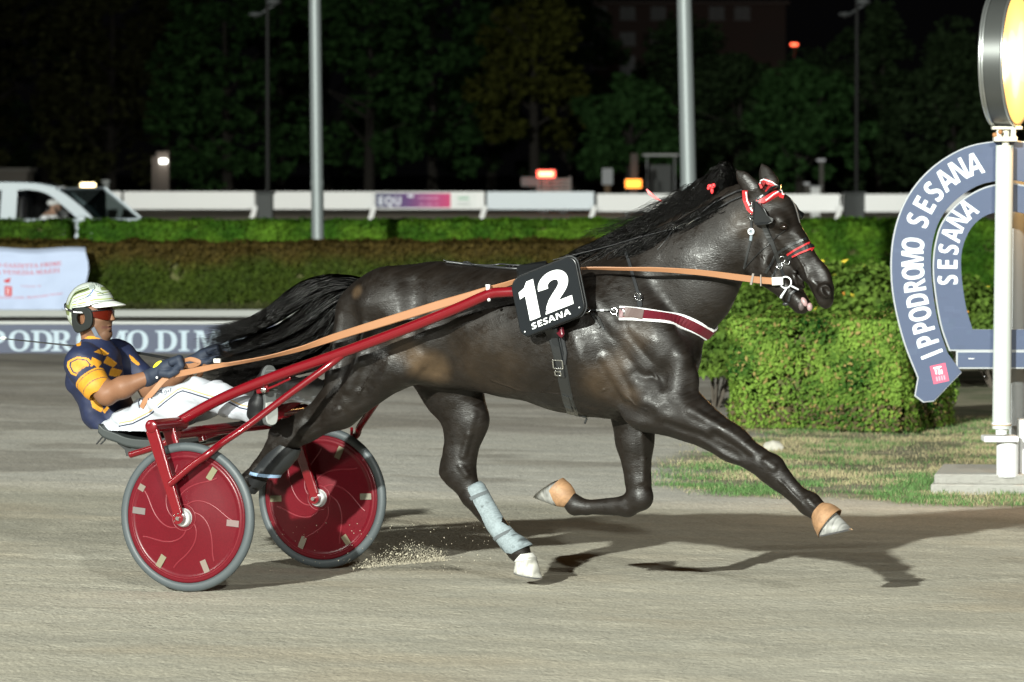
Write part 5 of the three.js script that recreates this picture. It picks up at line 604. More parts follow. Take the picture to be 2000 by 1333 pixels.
// reins: tan straps that twist between bit and hand
function rein(pts, widths, faces) { const c = new THREE.CatmullRomCurve3(pts, false, 'centripetal'), n = 90, rows = []; const at = (arr, u) => { const x = u * (arr.length - 1), i = Math.min(arr.length - 2, Math.floor(x)); return lerp(arr[i], arr[i + 1], smooth(0, 1, x - i)); }; for (let i = 0; i <= n; i++) { const u = i / n, p = c.getPoint(u), t = c.getTangent(u), a = at(faces, u); const up = new THREE.Vector3().crossVectors(V(0, 0, 1), t).normalize(); const N = V(0, 0, 1).multiplyScalar(Math.cos(a)).addScaledVector(up, Math.sin(a)).normalize(); rows.push([p, N]); } return ribbon(rows, u => at(widths, u) * .7, .0035); }
{ const o = thing('rein', 'long tan leather rein on the near side, from the bit ring to the gloved hand', 'rein', L(900, 600, .45), 'tan leather reins', true);
  part('strap', rein([L(1520, 550, .085), L(1488, 548, .11), L(1440, 542, .15), L(1370, 533, .20), L(1290, 527, .25), L(1210, 525, .28), L(1140, 524, .30), L(1062, 532, .31)], [.046, .046, .044, .04, .036, .03, .026, .026], [.15, .15, .2, .3, .55, .8, 1.0, 1.0]), tanStrap, o);
  part('strap', rein([L(1062, 532, .31), L(996, 553, .34), L(930, 574, .38), L(850, 598, .38), L(760, 626, .36), L(660, 657, .33), L(585, 682, .30), L(520, 698, .28), L(450, 711, .26), L(430, 714, .25), L(392, 722, .24), L(338, 733, .22)], [.03, .036, .05, .056, .056, .05, .04, .034, .034, .036, .042, .044], [1, .6, .1, 0, 0, .2, .7, .95, .8, .3, .1, .1]), tanStrap, o);
  part('loop', [rein([L(352, 708, .2), L(372, 702, .2), L(388, 708, .19), L(372, 715, .19), L(348, 712, .2)], [.03, .034, .034, .03], [.5, .6, .4, .3]), rein([L(336, 730, .22), L(318, 744, .23), L(300, 764, .24), L(283, 784, .24), L(276, 797, .235)], [.04, .04, .04, .035], [.2, .2, .15, .1]), rein([L(356, 712, .1), L(368, 728, .06), L(382, 740, .04), L(392, 722, .02)], [.03, .03, .03], [.2, .3, .3])], tanStrap, o); part('buckle', [box(.035, .02, .016, ...L(424, 705, .26).toArray(), .003), bar(L(1508, 550, .1), L(1530, 549, .085), .006, .036, V(0, 1, 0), .002)], M([.66, .65, .6], .4), o); part('keeper', [bar(L(1488, 548, .115), L(1486, 548, .115), .012, .052), bar(L(1472, 546, .126), L(1468, 545, .126), .012, .052)], M([.25, .22, .2], .4, { metalness: .5 }), o);
}
{ const o = thing('rein', 'tan leather rein on the far side, looping over the far glove behind the tail', 'rein', L(430, 700, -.2), 'tan leather reins', true); part('strap', rein([L(404, 708, -.13), L(412, 694, -.12), L(430, 690, -.14), L(470, 700, -.2), L(560, 690, -.26), L(760, 630, -.38), L(1000, 560, -.34), L(1300, 530, -.25), L(1500, 545, -.1)], [.034, .04, .042, .04, .04, .05, .04, .04, .04], [.3, .2, .3, .6, .4, .1, .1, .1, .1]), tanStrap, o); part('loop', rein([L(404, 708, -.1), L(396, 720, -.05), L(388, 738, 0), L(380, 744, .02)], [.03, .034, .03, .02], [.2, .2, .2, .2]), tanStrap, o); }
{ const o = thing('hair_ribbon', 'bright red pointed ribbon tied in the mane', 'ribbon', L(1276, 382, .02), null, true); part('ribbon', rein([L(1263, 370, .02), L(1270, 378, .02), L(1280, 386, .02), L(1292, 393, .02)], [.014, .024, .016, .004], [.4, .2, .2, .4]), M([.72, .03, .03], .4), o);
  const q = thing('hair_ribbon', 'small crumpled red bow in the curl of the mane behind the ears', 'ribbon', L(1390, 368, .06), null, true); part('bow', [ball(L(1387, 364, .06), .013, 1, .8, .6), ball(L(1394, 363, .06), .012, .8, 1, .6), ball(L(1391, 372, .06), .012, .7, 1.4, .6), ball(L(1384, 368, .06), .008), ball(L(1392, 366, .07), .008)], M([.72, .04, .045], .5), q); }
// ------------------------------------------------------------ the sulky
const redPaint = new THREE.MeshPhysicalMaterial({ color: C(.15, .0035, .008), roughness: .24, clearcoat: .3, clearcoatRoughness: .1 }), discTex = texFrom(512, 512, (u, v) => { const b = pnoise(u, v, 90, 90, 4) * .5 + pnoise(u, v, 14, 14, 8) * .5, f = pnoise(u, v, 200, 200, 6); let t = .9 + .16 * (f - .5) + .14 * (b - .5); const d = b > .70 ? (b - .7) * .9 : 0; return [t + d * .15, t * (1 + d), t * (1 + d)]; }, true), discRed = new THREE.MeshPhysicalMaterial({ color: C(.115, .004, .010), map: discTex, roughness: .30, specularIntensity: .7 }), tyreMat = M([.062, .074, .080], .5), seatMat = M([.03, .036, .036], .5);
const WR = .347, HUB = V(L(366, 1012, .71).x, WR - .004, .71);
const sulky = thing('sulky', 'red two-wheeled racing sulky with solid disc wheels', 'sulky', V(HUB.x, 0, 0), null, true);
function wheel(side, stickers, turn) {
  const c = V(HUB.x, HUB.y, HUB.z * side), z = s => c.z + s; const at = (r, a, dz) => V(c.x + r * Math.cos(a), c.y + r * Math.sin(a), c.z + dz);
  const lat = pts => { const g = new THREE.LatheGeometry(pts.map(a => new THREE.Vector2(...a)), 96); g.rotateX(Math.PI / 2); g.translate(c.x, c.y, c.z); return g; };
  const w = part('wheel', lat([[.306, -.014], [.318, -.019], [.332, -.0185], [.343, -.011], [WR, 0], [.343, .011], [.332, .0185], [.318, .019], [.306, .014], [.304, 0], [.306, -.014]]), tyreMat, sulky); const sub = (n, g, m) => { const q = new THREE.Mesh(Array.isArray(g) ? merge(g) : g, m); q.name = n; q.castShadow = q.receiveShadow = true; w.add(q); return q; };
  const prof = [[.02, .040], [.05, .038], [.09, .034], [.2, .021], [.262, .013], [.272, .016], [.279, .0185], [.285, .016], [.292, .014], [.298, .017], [.307, .013]]; const dg = lat([...prof, [.307, -.013], ...prof.slice().reverse().map(([r, q]) => [r, -q])]); { const p = dg.attributes.position, uv = dg.attributes.uv; for (let i = 0; i < p.count; i++) uv.setXY(i, (p.getX(i) - c.x) / .7 + .5, (p.getY(i) - c.y) / .7 + .5); } sub('disc', dg, discRed);
  const zr = r => { for (let i = 0; i + 1 < prof.length; i++) if (r <= prof[i + 1][0]) return lerp(prof[i][1], prof[i + 1][1], (r - prof[i][0]) / (prof[i + 1][0] - prof[i][0])); return .012; };
  const ribs = []; for (let k = 0; k < 7; k++) { const a0 = turn + k / 7 * 6.283, pts = []; for (let i = 0; i <= 8; i++) { const s = i / 8, r = lerp(.062, .245, s); pts.push(at(r, a0 - 1.35 * Math.sin(s * 1.45), zr(r) - .0012)); } ribs.push(tube(pts, .0048, 30, 8)); } ribs.push(torus(V(c.x, c.y, z(zr(.06))), V(0, 0, 1), .06, .003, 48, 6), torus(V(c.x, c.y, z(.0155)), V(0, 0, 1), .283, .0022, 90, 6)); sub('rib', ribs, M([.165, .012, .020], .4)).userData.kind = 'stuff';
  for (const [a, r, l] of stickers) { const m = bar(at(r - l / 2, a, zr(r - l / 2) + .0012), at(r + l / 2, a, zr(r + l / 2) + .0012), .0024, .030, V(-Math.sin(a), Math.cos(a), 0)); sub('reflector', m, M([.17, .15, .12].map(q => q * rr(.75, 1.1)), .5)); }
  for (const s of [1, -1]) { const h = (r1, a, b, r2 = r1) => rod(V(c.x, c.y, z(s * a)), V(c.x, c.y, z(s * b)), r1, r2, 28); sub('hub', [h(.044, .03, .042), h(.034, .042, .052), h(.042, .052, .060, .038), h(.016, .06, .075)], M([.66, .68, .68], .28, { metalness: .5 })); }
  const bolts = []; for (let k = 0; k < 5; k++) bolts.push(ball(at(.030, k * 1.257, .043), .004)); sub('bolt', bolts, chrome).userData.kind = 'stuff'; return w;
}
const ang = (dx, dy) => Math.atan2(-dy, dx / .89);
wheel(1, [[ang(-93, -10), .245, .066], [ang(52, -88), .245, .062], [ang(94, 9), .245, .062], [ang(37, 94), .245, .06], [ang(-50, 90), .245, .062], [ang(-94, -60), .265, .03]], .4);
wheel(-1, [[ang(-92, 5), .245, .062], [ang(90, -5), .245, .06], [ang(36, -89), .245, .062], [ang(50, 83), .245, .05], [ang(-37, 93), .245, .06]], 1.1);
const mir = (p, s) => V(p.x, p.y, p.z * s);
for (const s of [1, -1]) {
  const m = p => mir(p, s), hub = V(HUB.x, HUB.y, 0);
  const bT = L(296, 838, .79), iT = L(318, 838, .63), b0 = m(V(bT.x, bT.y, .79)), b1 = m(V(HUB.x - .004, HUB.y + .012, .79)), i0 = m(V(bT.x, bT.y, .63)), i1 = m(V(HUB.x - .004, HUB.y + .012, .635));
  const up = V(1, .3, 0); const blade = (a, b) => { const g = bar(a, b, .022, .060, V(1, 0, 0), .010), p = g.attributes.position; const d = b.clone().sub(a), l = d.length(); d.normalize(); for (let i = 0; i < p.count; i++) { const q = V(p.getX(i), p.getY(i), p.getZ(i)), t = q.clone().sub(a).dot(d) / l; const ax = a.clone().addScaledVector(d, t * l); const k = lerp(1.1, .82, t); p.setXYZ(i, ax.x + (q.x - ax.x) * k, ax.y + (q.y - ax.y) * k, q.z); } return g; };
  part('fork_blade', [blade(b0, b1), rod(V(b1.x, b1.y - .012, b1.z - .0115 ), V(b1.x, b1.y - .012, b1.z + .0115), .027, .027, 24)], redPaint, sulky); part('fork_blade', [blade(i0, i1), rod(V(i1.x, i1.y - .012, i1.z - .0115), V(i1.x, i1.y - .012, i1.z + .0115), .027, .027, 24)], redPaint, sulky);
  part('fork_bridge', [rod(m(V(bT.x + .002, bT.y + .012, .802)), m(V(bT.x + .01, bT.y + .012, .50)), .031, .031, 24), ball(m(V(bT.x + .002, bT.y + .012, .80)), .031, 1, 1, .35)], redPaint, sulky);
  part('axle_bolt', [ball(V(b1.x + .004, b1.y - .016, b1.z + .014 * s), .009), rod(V(HUB.x, HUB.y, .60 * s), V(HUB.x, HUB.y, .815 * s), .009), ...[[-.018, .012], [.002, .022], [-.016, -.012]].map(([a, b]) => ball(V(b1.x + a, b1.y - .012 + b, b1.z + .011 * s), .0045))], chrome, sulky);
  const sh = [L(326, 838, .53), L(420, 785, .50), L(520, 742, .47), L(660, 692, .44), L(800, 640, .42), L(900, 599, .41), L(945, 579, .40), L(962, 573, .395), L(985, 571, .39), L(1040, 570, .375), L(1085, 576, .365)].map(m);
  part('shaft', tube(sh, u => lerp(.0255, .0235, u), 120, 18), redPaint, sulky); if (s > 0) part('shaft_clamp', [rod(L(953, 556, .40), L(953, 570, .40), .012, .008), ball(L(955, 586, .42), .008)], whiteTrim, sulky);
  part('stay', [tube([L(332, 946, .80), L(372, 912, .795), L(410, 884, .78), L(430, 868, .74), L(480, 834, .66), L(560, 774, .55), L(645, 712, .45), L(668, 694, .44)].map(m), .0165, 60, 14)], redPaint, sulky);
  part('gusset', [bar(m(L(398, 896, .78)), m(L(430, 870, .70)), .014, .03, V(0, 1, 0), .004)], redPaint, sulky);
  part('stirrup', [tube([L(506, 765, .46), L(530, 757, .455), L(558, 744, .45), L(566, 740, .45), L(563, 734, .45), L(540, 742, .45), L(512, 755, .46)].map(m), .006, 50, 8), bar(m(L(500, 760, .46)), m(L(524, 756, .46)), .02, .05, V(0, 1, 0), .008)], redPaint, sulky); part('stirrup_bolt', [ball(m(L(514, 762, .49)), .015, 1, 1, .5)], chrome, sulky);
}
part('cross_tube', [rod(V(L(345, 848, .52).x, L(345, 848, .52).y, .53), V(L(345, 848, .52).x, L(345, 848, .52).y, -.53), .027, .027, 20)], redPaint, sulky);
part('lower_tube', [rod(L(393, 854, .28), L(484, 826, -.28), .019, .019, 16), rod(L(392, 848, .28), L(396, 862, .28), .02)], redPaint, sulky); part('seat_stay', [tube([L(370, 840, .34), L(352, 851, .34), L(322, 866, .34), L(290, 878, .34), L(254, 889, .34)], .016, 30, 14), tube([V(L(370, 840, .34).x, L(370, 840, .34).y, -.3), V(L(322, 866, .34).x, L(322, 866, .34).y, -.3), V(L(254, 889, .34).x, L(254, 889, .34).y, -.3)], .016, 30, 14)], redPaint, sulky);
{ const prof = [[194, 833], [204, 842], [226, 850], [246, 858], [270, 862], [300, 863], [330, 861], [352, 855]].map(([x, y]) => L(x, y, .2)); const c = new THREE.SplineCurve(prof.map(p => new THREE.Vector2(p.x, p.y))).getPoints(30); const sh = new THREE.Shape([...c, ...c.slice().reverse().map(p => new THREE.Vector2(p.x, p.y - .028))]); const g = new THREE.ExtrudeGeometry(sh, { depth: .40, bevelSize: .008, bevelThickness: .008, bevelSegments: 3 }); g.translate(0, 0, -.2); const p = g.attributes.position; for (let i = 0; i < p.count; i++) p.setY(i, p.getY(i) + .9 * Math.pow(Math.abs(p.getZ(i)), 2) - .036); g.computeVertexNormals(); part('seat', g, seatMat, sulky); part('seat_bracket', [bar(L(236, 862, .15), L(262, 884, .15), .04, .03), bar(L(262, 884, .1), L(345, 858, .1), .18, .03), bar(L(345, 862, .2), L(395, 858, .1), .08, .035), bar(L(236, 862, -.15), L(262, 884, -.15), .04, .03)], M([.02, .022, .022], .6), sulky); part('seat_strap', [tube([L(206, 846, .2), L(198, 856, .2), L(188, 868, .2)], .004, 10, 6), tube([L(210, 848, .2), L(204, 860, .2), L(196, 868, .2)], .004, 10, 6)], leather2, sulky); }
// ------------------------------------------------------------ the driver
const mouthY = L(214, 639.5, 0).y, lipX = L(207, 640, 0).x, headTopY = L(180, 575, 0).y;
const skinM = new THREE.MeshPhysicalMaterial({ vertexColors: true, roughness: .5, specularIntensity: .5 });
const driver = thing('person', 'person in a navy and yellow shirt and painted helmet leaning back on the sulky', 'person', L(235, 850, 0), null, true);
{ const b = (x, y, w, r) => [L(x, y, w), r / S]; const D = new Body();
  // head
  D.ell(L(181, 600, 0), .094, .105, .076, { k: .02 }); D.ell(L(192, 622, 0), .066, .075, .064, { k: .03 }); D.bone(...b(196, 640, 0, 21), ...b(205, 652, 0, 14), { kw: 1.25, k: .025 }); for (const s of [1, -1]) { D.bone(L(170, 632, .052 * s), .022, L(203, 656, .012 * s), .014, { k: .02 }); D.ell(L(194, 624, .040 * s), .018, .02, .018, { k: .02 }); D.ell(L(207, 607, .032 * s), .016, .012, .018, { k: .012, cut: true }); }
  D.bone(L(209, 603, 0), .010, L(219, 622, 0), .011, { k: .012 }); D.ell(L(219, 624, 0), .014, .010, .017, { k: .006 }); D.bone(L(206, 599, .03), .007, L(206, 599, -.03), .007, { k: .016 });
  D.ell(L(214, 636.5, 0), .010, .0055, .021, { k: .005 }); D.ell(L(213.5, 642, 0), .010, .0065, .019, { k: .005 }); D.ell(L(211, 648.5, 0), .012, .004, .02, { k: .008, cut: true }); D.bone(L(214, 639.5, .02), .0018, L(214, 639.5, -.02), .0018, { k: .004, cut: true }); D.ell(L(207, 656, 0), .018, .015, .02, { k: .014 });
  for (const s of [1, -1]) { D.ell(L(171, 617, .074 * s), .022, .032, .011, { rot: -.2, k: .006 }); D.ell(L(173, 617, .084 * s), .010, .018, .007, { rot: -.2, k: .006, cut: true }); }
  D.chain([b(176, 642, 0, 23), b(186, 676, 0, 25), b(190, 700, 0, 34)], { k: .03 });
  // trunk and legs under the clothes, arms
  D.chain([b(192, 712, 0, 36), b(190, 745, 0, 40), b(208, 795, 0, 37), b(234, 832, 0, 34)], { kw: 1.35, k: .04 });
  D.chain([b(240, 832, .1, 30), b(398, 764, .2, 19), b(492, 798, .36, 13), b(505, 805, .38, 12)], { k: .03 }); D.chain([b(262, 826, -.1, 30), b(480, 752, -.3, 19), b(625, 766, -.42, 12)], { k: .03 });
  D.chain([b(160, 706, .20, 25), b(192, 752, .25, 22), b(207, 772, .26, 20)], { k: .03 }); D.chain([b(207, 770, .26, 20), b(240, 757, .25, 21), b(292, 736, .21, 13)], { k: .03 }); D.bone(...b(202, 776, .26, 10), ...b(210, 780, .26, 10), { k: .02 });
  D.chain([b(228, 694, -.20, 24), b(276, 742, -.25, 20), b(292, 766, -.24, 18)], { k: .03 }); D.chain([b(292, 766, -.24, 18), b(330, 748, -.19, 18), b(374, 716, -.13, 13)], { k: .03 });
  D.disp = (x, y, z, v) => Math.abs(v) > .02 ? 0 : (noise(x * 30, y * 30, z * 30) - .5) * .0012;
  const lo = L(95, 850, .3), g = D.mesh(V(L(100, 0, .2).x - .08, .72, -.56), V(L(660, 0, -.3).x, 1.50, .5), .0058, (p) => { const n = .85 + .3 * fbm(p.x * 30, p.y * 30, p.z * 30); let c = [.205, .100, .056]; if (p.y > mouthY - .006 && p.y < mouthY + .004 && p.x > lipX) c = [.17, .06, .05]; if (p.y < mouthY + .035 && p.y > mouthY - .07 && p.x > lipX - .075) c = mixc(c, [.075, .05, .036], .45); if (p.y > headTopY) c = [.05, .035, .025]; return c.map(v => v * n); }); part('body', g, skinM, driver);
  // shirt
  const T = new Body(); T.chain([b(190, 705, 0, 45), b(184, 742, 0, 51), b(209, 798, 0, 44), b(242, 840, 0, 38)], { kw: 1.38, k: .04 }); T.chain([b(184, 690, 0, 30), b(183, 671, 0, 29)], { kw: 1.0, k: .03 }); T.bone(L(178, 655, 0), .052, L(176, 640, 0), .06, { k: .006, cut: true });
  T.chain([b(165, 698, .17, 32), b(160, 712, .21, 34), b(186, 754, .255, 31)], { k: .035 }); T.bone(L(192, 764, .258), .056, L(205, 784, .262), .062, { k: .004, cut: true }); T.chain([b(222, 690, -.17, 30), b(234, 700, -.21, 32), b(276, 738, -.245, 29)], { k: .035 }); T.bone(L(285, 752, -.25), .052, L(298, 772, -.25), .06, { k: .004, cut: true });
  T.disp = (x, y, z, v) => Math.abs(v) > .03 ? 0 : .018 * (fbm(x * 7 + y * 5, y * 7 - x * 5, z * 7, 3) - .5) + .010 * Math.sin((x * 28 + y * 22 + 5 * noise(x * 6, y * 6, z * 6))) * smooth(.5, .75, noise(x * 6 + 3, y * 6, z * 6));
  const polys = [ [[262, 560], [285, 585], [250, 604], [234, 597]], [[234, 597], [250, 604], [224, 614]],
    // diamonds on the chest
    [[183, 688], [197, 680], [213, 691], [205, 695]], [[209, 695], [229, 710], [221, 718], [201, 709]], [[180, 698], [200, 708], [190, 720], [177, 706]], [[218, 718], [240, 724], [232, 736], [218, 728]], [[218, 719], [230, 737], [212, 734], [214, 724]],
    [[174, 775], [197, 782], [201, 800], [196, 806], [180, 797]], [[199, 803], [211, 792], [213, 797], [204, 808]], [[122, 756], [133, 765], [145, 785], [138, 782], [128, 768]], [[147, 672], [158, 667], [157, 676], [150, 677]], [[252, 692], [260, 697], [276, 712], [270, 714], [258, 706]] ].slice(2).map(q => q.map(([x, y]) => { const h = L(x, y, .15); return [h.x, h.y]; }));
  const sleeveBand = (p) => { const A = L(160, 708, .21), B = L(190, 760, .256), d = B.clone().sub(A), t = p.clone().sub(A).dot(d) / d.lengthSq(); return t; }; const inside = (P2, x, y) => { let r = false; for (let i = 0, j = P2.length - 1; i < P2.length; j = i++) { const [a, b2] = P2[i], [c, d] = P2[j]; if ((b2 > y) !== (d > y) && x < (c - a) * (y - b2) / (d - b2) + a) r = !r; } return r; };
  const navy = [.011, .017, .052], gold = [.56, .25, .018]; const patch = [[132, 706], [150, 697], [172, 700], [183, 712], [180, 716], [168, 716], [154, 726], [148, 735], [138, 731], [130, 716]].map(([x, y]) => { const h = L(x, y, .15); return [h.x, h.y]; }), patchIn = patch.map(([x, y]) => { const cx = patch.reduce((s, a) => s + a[0], 0) / patch.length, cy = patch.reduce((s, a) => s + a[1], 0) / patch.length; return [cx + (x - cx) * .80, cy + (y - cy) * .80, ]; }), patchIn2 = patch.map(([x, y]) => { const cx = patch.reduce((s, a) => s + a[0], 0) / patch.length, cy = patch.reduce((s, a) => s + a[1], 0) / patch.length; return [cx + (x - cx) * .68, cy + (y - cy) * .68]; });
  const collarY = L(180, 662, 0).y, near = z => z > -.08; const q0 = L(150, 720, .25), q1 = L(188, 752, .25);
  const d0 = dirLocal(rayDir(190, 740)), flat = p => { const s = (.15 - p.z) / d0.z; return [p.x + d0.x * s, p.y + d0.y * s]; };
  const tg = T.mesh(V(L(60, 0, .2).x, .70, -.42), V(L(330, 0, -.2).x, 1.40, .42), .0035, (p, n) => { let c = navy; const s = sleeveBand(p), [fx, fy] = flat(p); const arm = p.z > .17 && s > .5; if (p.y > collarY + .002) c = gold; else if (arm && s > .60) c = (s > .66 && s < .68) || (s > .96 && s < .98) ? navy : gold; else if (p.z > .12 && inside(patch, fx, fy) && s < .6) c = inside(patchIn, fx, fy) && !inside(patchIn2, fx, fy) ? navy : gold; else if (p.z > -.2 && (n.z > -.2)) for (const P2 of polys) if (inside(P2, fx, fy)) { c = gold; break; }  const v = .82 + .36 * fbm(p.x * 60, p.y * 60, p.z * 60, 2); return c.map(a => a * v); });
  part('shirt', tg, new THREE.MeshStandardMaterial({ vertexColors: true, roughness: .62 }), driver);
  // trousers
  const R = new Body(); R.chain([b(222, 846, .04, 36), b(246, 838, .1, 40), b(330, 797, .16, 40), b(392, 766, .2, 30)], { k: .04 }); R.chain([b(392, 766, .2, 30), b(440, 782, .28, 29), b(492, 802, .35, 27)], { k: .03 }); R.chain([b(250, 842, -.04, 36), b(270, 832, -.1, 38), b(400, 780, -.2, 36), b(484, 755, -.3, 27)], { k: .04 }); R.chain([b(484, 755, -.3, 26), b(560, 760, -.37, 26), b(622, 766, -.41, 27)], { k: .03 });
  R.disp = (x, y, z, v) => Math.abs(v) > .03 ? 0 : .020 * (fbm(x * 6 + y * 3, y * 9 + 4, z * 6, 4) - .5) + .012 * Math.sin(x * 40 + y * 46 + 6 * noise(x * 9, y * 9, z * 9)) * smooth(.45, .7, noise(x * 7, y * 7 + 4, z * 7)) + .004 * Math.sin(y * 60 - x * 20 + 5 * noise(x * 8 + 5, y * 8, z * 8));
  const rg = R.mesh(V(L(190, 0, .1).x - .05, .70, -.54), V(L(650, 0, -.4).x + .03, 1.16, .46), .0058); part('trousers', rg, new THREE.MeshStandardMaterial({ color: C(.46, .48, .53), roughness: .8 }), driver);
  const tl = (pts, dy, wd, m, nm) => part(nm, ribbon(strapPts(R, pts.map(([x, y]) => [x, y + dy]), 6, .0008), wd, .0012), m, driver); const line = [[232, 833], [258, 828], [290, 812], [322, 786], [346, 768], [356, 764], [372, 768], [400, 777], [424, 784]], line2 = [[446, 786], [468, 797], [486, 801]];
  for (const l of [line, line2]) { tl(l, -6, .006, M([.55, .36, .16], .8), 'trouser_stripe'); tl(l, 0, .006, M([.012, .018, .05], .8), 'trouser_stripe'); }
  const txt = (pts, w, m) => ribbon(strapPts(R, pts, 3, .0008), w, .001); const ink = M([.03, .035, .06], .8); part('trouser_lettering', [txt([[272, 798], [270, 786], [276, 776], [279, 786], [278, 792]], .005), txt([[290, 782], [288, 768]], .005), txt([[296, 780], [294, 764], [302, 762], [304, 770], [297, 772]], .005), txt([[282, 777], [300, 770], [316, 762]], .004), txt([[313, 768], [316, 763], [315, 768], [318, 768]], .003), txt([[321, 768], [322, 764], [325, 764], [324, 770], [321, 771]], .003), txt([[327, 766], [329, 763], [330, 767]], .003), txt([[333, 766], [333, 759]], .003)], ink, driver); part('trouser_lettering', [txt([[316, 756], [326, 751], [334, 749]], .006)], M([.25, .42, .36], .8), driver);
  // gloves: palm, four fingers curled round the rein, thumb
  const glove = (dx, dy, w, s) => { const H = new Body(), q = (x, y, z, r) => [L(x + dx, y + dy, w + z), r / S]; H.chain([q(290, 738, 0, 15), q(302, 732, 0, 15.5)], { k: .01 }); H.chain([q(304, 731, 0, 15), q(326, 718, 0, 15), q(338, 710, 0, 12)], { kw: 1.25, k: .015 });
    [[.032, 0], [.011, -2], [-.011, -2], [-.031, 1]].forEach(([z, e], i) => { const l = [1, 1.08, 1.03, .84][i]; H.chain([q(336, 708 + e, z, 8), q(336 + 13 * l, 703 + e, z, 7.6), q(336 + 17 * l, 714 + e, z, 7), q(336 + 6 * l, 722 + e, z, 6.3)], { k: .005 }); }); H.chain([q(316, 729, .036, 8.5), q(331, 731, .036, 7.6), q(345, 725, .028, 6.6)], { k: .006 }); H.bone(...q(286, 740, 0, 17), ...q(290, 738, 0, 17), { k: .006 });
    const c = L(320 + dx, 720 + dy, w), g = H.mesh(V(c.x - .13, c.y - .09, w - .09), V(c.x + .12, c.y + .09, w + .09), .0032); return part('glove', g, M([.016, .024, .045], .7), driver); };
  glove(0, 0, .205, 1); glove(73, -22, -.13, 1); part('glove_badge', [ball(L(307, 713, .232), .028, 1.05, .42, .25, new THREE.Quaternion().setFromAxisAngle(V(0, 0, 1), .65))], M([.72, .66, .02], .5), driver); part('glove_mark', ball(L(306, 738, .25), .006), whiteTrim, driver);
  // shoes: soles face forward and outward
  for (const s of [1, -1]) { const q = (x, y) => s > 0 ? L(x, y, .40) : (() => { const a = L(x, y, .40); return V(a.x + .02, a.y - .0, -.44); })(); const SH = new Body(); SH.chain([[q(508, 818), .034], [q(507, 790), .034], [q(511, 750), .033], [q(519, 726), .024]], { kw: 1.15, k: .02 }); SH.bone(q(496, 808), .036, q(500, 792), .038, { k: .03 }); const c = q(510, 772); part('shoe', SH.mesh(V(c.x - .1, c.y - .18, c.z - .08), V(c.x + .1, c.y + .16, c.z + .08), .0045), new THREE.MeshPhysicalMaterial({ color: C(.009, .009, .010), roughness: .5, specularIntensity: .5 }), driver);
    const out = new THREE.SplineCurve([[0, -.142], [.028, -.13], [.034, -.09], [.027, -.03], [.040, .05], [.038, .095], [.018, .132], [-.012, .134], [-.034, .10], [-.036, .04], [-.024, -.03], [-.032, -.09], [-.026, -.13], [0, -.142]].map(a => new THREE.Vector2(...a))).getPoints(60); const g = new THREE.ExtrudeGeometry(new THREE.Shape(out), { depth: .016, bevelSize: .003, bevelThickness: .003, bevelSegments: 2 }); const f = V(.86, -.02, .50 * s).normalize(), up = L(521, 716, .4).sub(L(527, 826, .4)).setZ(0).normalize(); up.addScaledVector(f, -up.dot(f)).normalize(); const sd = new THREE.Vector3().crossVectors(up, f).normalize(); const o = q(521, 772); g.applyMatrix4(new THREE.Matrix4().makeBasis(sd, up, f).setPosition(o.addScaledVector(f, .012))); const sole = part('shoe_sole', g, M([.085, .09, .09], .75), driver);
    const tread = []; for (let i = 0; i < 5; i++) { const b2 = box(.056 - .004 * Math.abs(i - 2), .005, .005, 0, .035 + i * .02, .0195); b2.applyMatrix4(new THREE.Matrix4().makeBasis(sd, up, f).setPosition(o)); tread.push(b2); } part('shoe_tread', tread, M([.16, .165, .165], .8), driver, { kind: 'stuff' }); { const hl = []; for (const r of [0]) { const hs = new THREE.Shape(new THREE.SplineCurve([[-.026, -.035], [.022, -.035], [.031, -.08], [.024, -.124], [0, -.136], [-.022, -.124], [-.029, -.08], [-.026, -.035]].map(a => new THREE.Vector2(...a))).getPoints(40)); const h = new THREE.ExtrudeGeometry(hs, { depth: .010, bevelSize: .002, bevelThickness: .002, bevelSegments: 2 }); h.translate(0, 0, .018); h.applyMatrix4(new THREE.Matrix4().makeBasis(sd, up, f).setPosition(o)); hl.push(h); } part('shoe_heel', hl, M([.34, .35, .34], .75), driver); }; }
  // helmet: shell with a rim that dips behind the ears, peak, ear pads, strap
  const hc = L(178, 603, 0), rx = .126, ry = .128, rz = .104; const rim = a => { const f = Math.cos(a); return 1.40 + .10 * smooth(.7, .1, f) + .80 * smooth(-.38, -.66, f); };
  const shell = (k, nu = 96, nv = 40) => { const pos = [], uv = [], idx = []; for (let j = 0; j <= nv; j++) for (let i = 0; i <= nu; i++) { const a = i / nu * Math.PI * 2, v = j / nv, p = v * Math.min(2.35, rim(a)); const tilt = .10; let x = Math.sin(p) * Math.cos(a) * rx * k, y = Math.cos(p) * ry * k, z = Math.sin(p) * Math.sin(a) * rz * k; const x2 = x * Math.cos(tilt) - y * Math.sin(tilt), y2 = x * Math.sin(tilt) + y * Math.cos(tilt); pos.push(hc.x + x2 - .004, hc.y + y2, z); uv.push(i / nu, 1 - v); } for (let j = 0; j < nv; j++) for (let i = 0; i < nu; i++) { const a = j * (nu + 1) + i, b2 = a + nu + 1; idx.push(a, b2, a + 1, b2, b2 + 1, a + 1); } const g = new THREE.BufferGeometry(); g.setAttribute('position', new THREE.Float32BufferAttribute(pos, 3)); g.setAttribute('uv', new THREE.Float32BufferAttribute(uv, 2)); g.setIndex(idx); g.computeVertexNormals(); return g; };
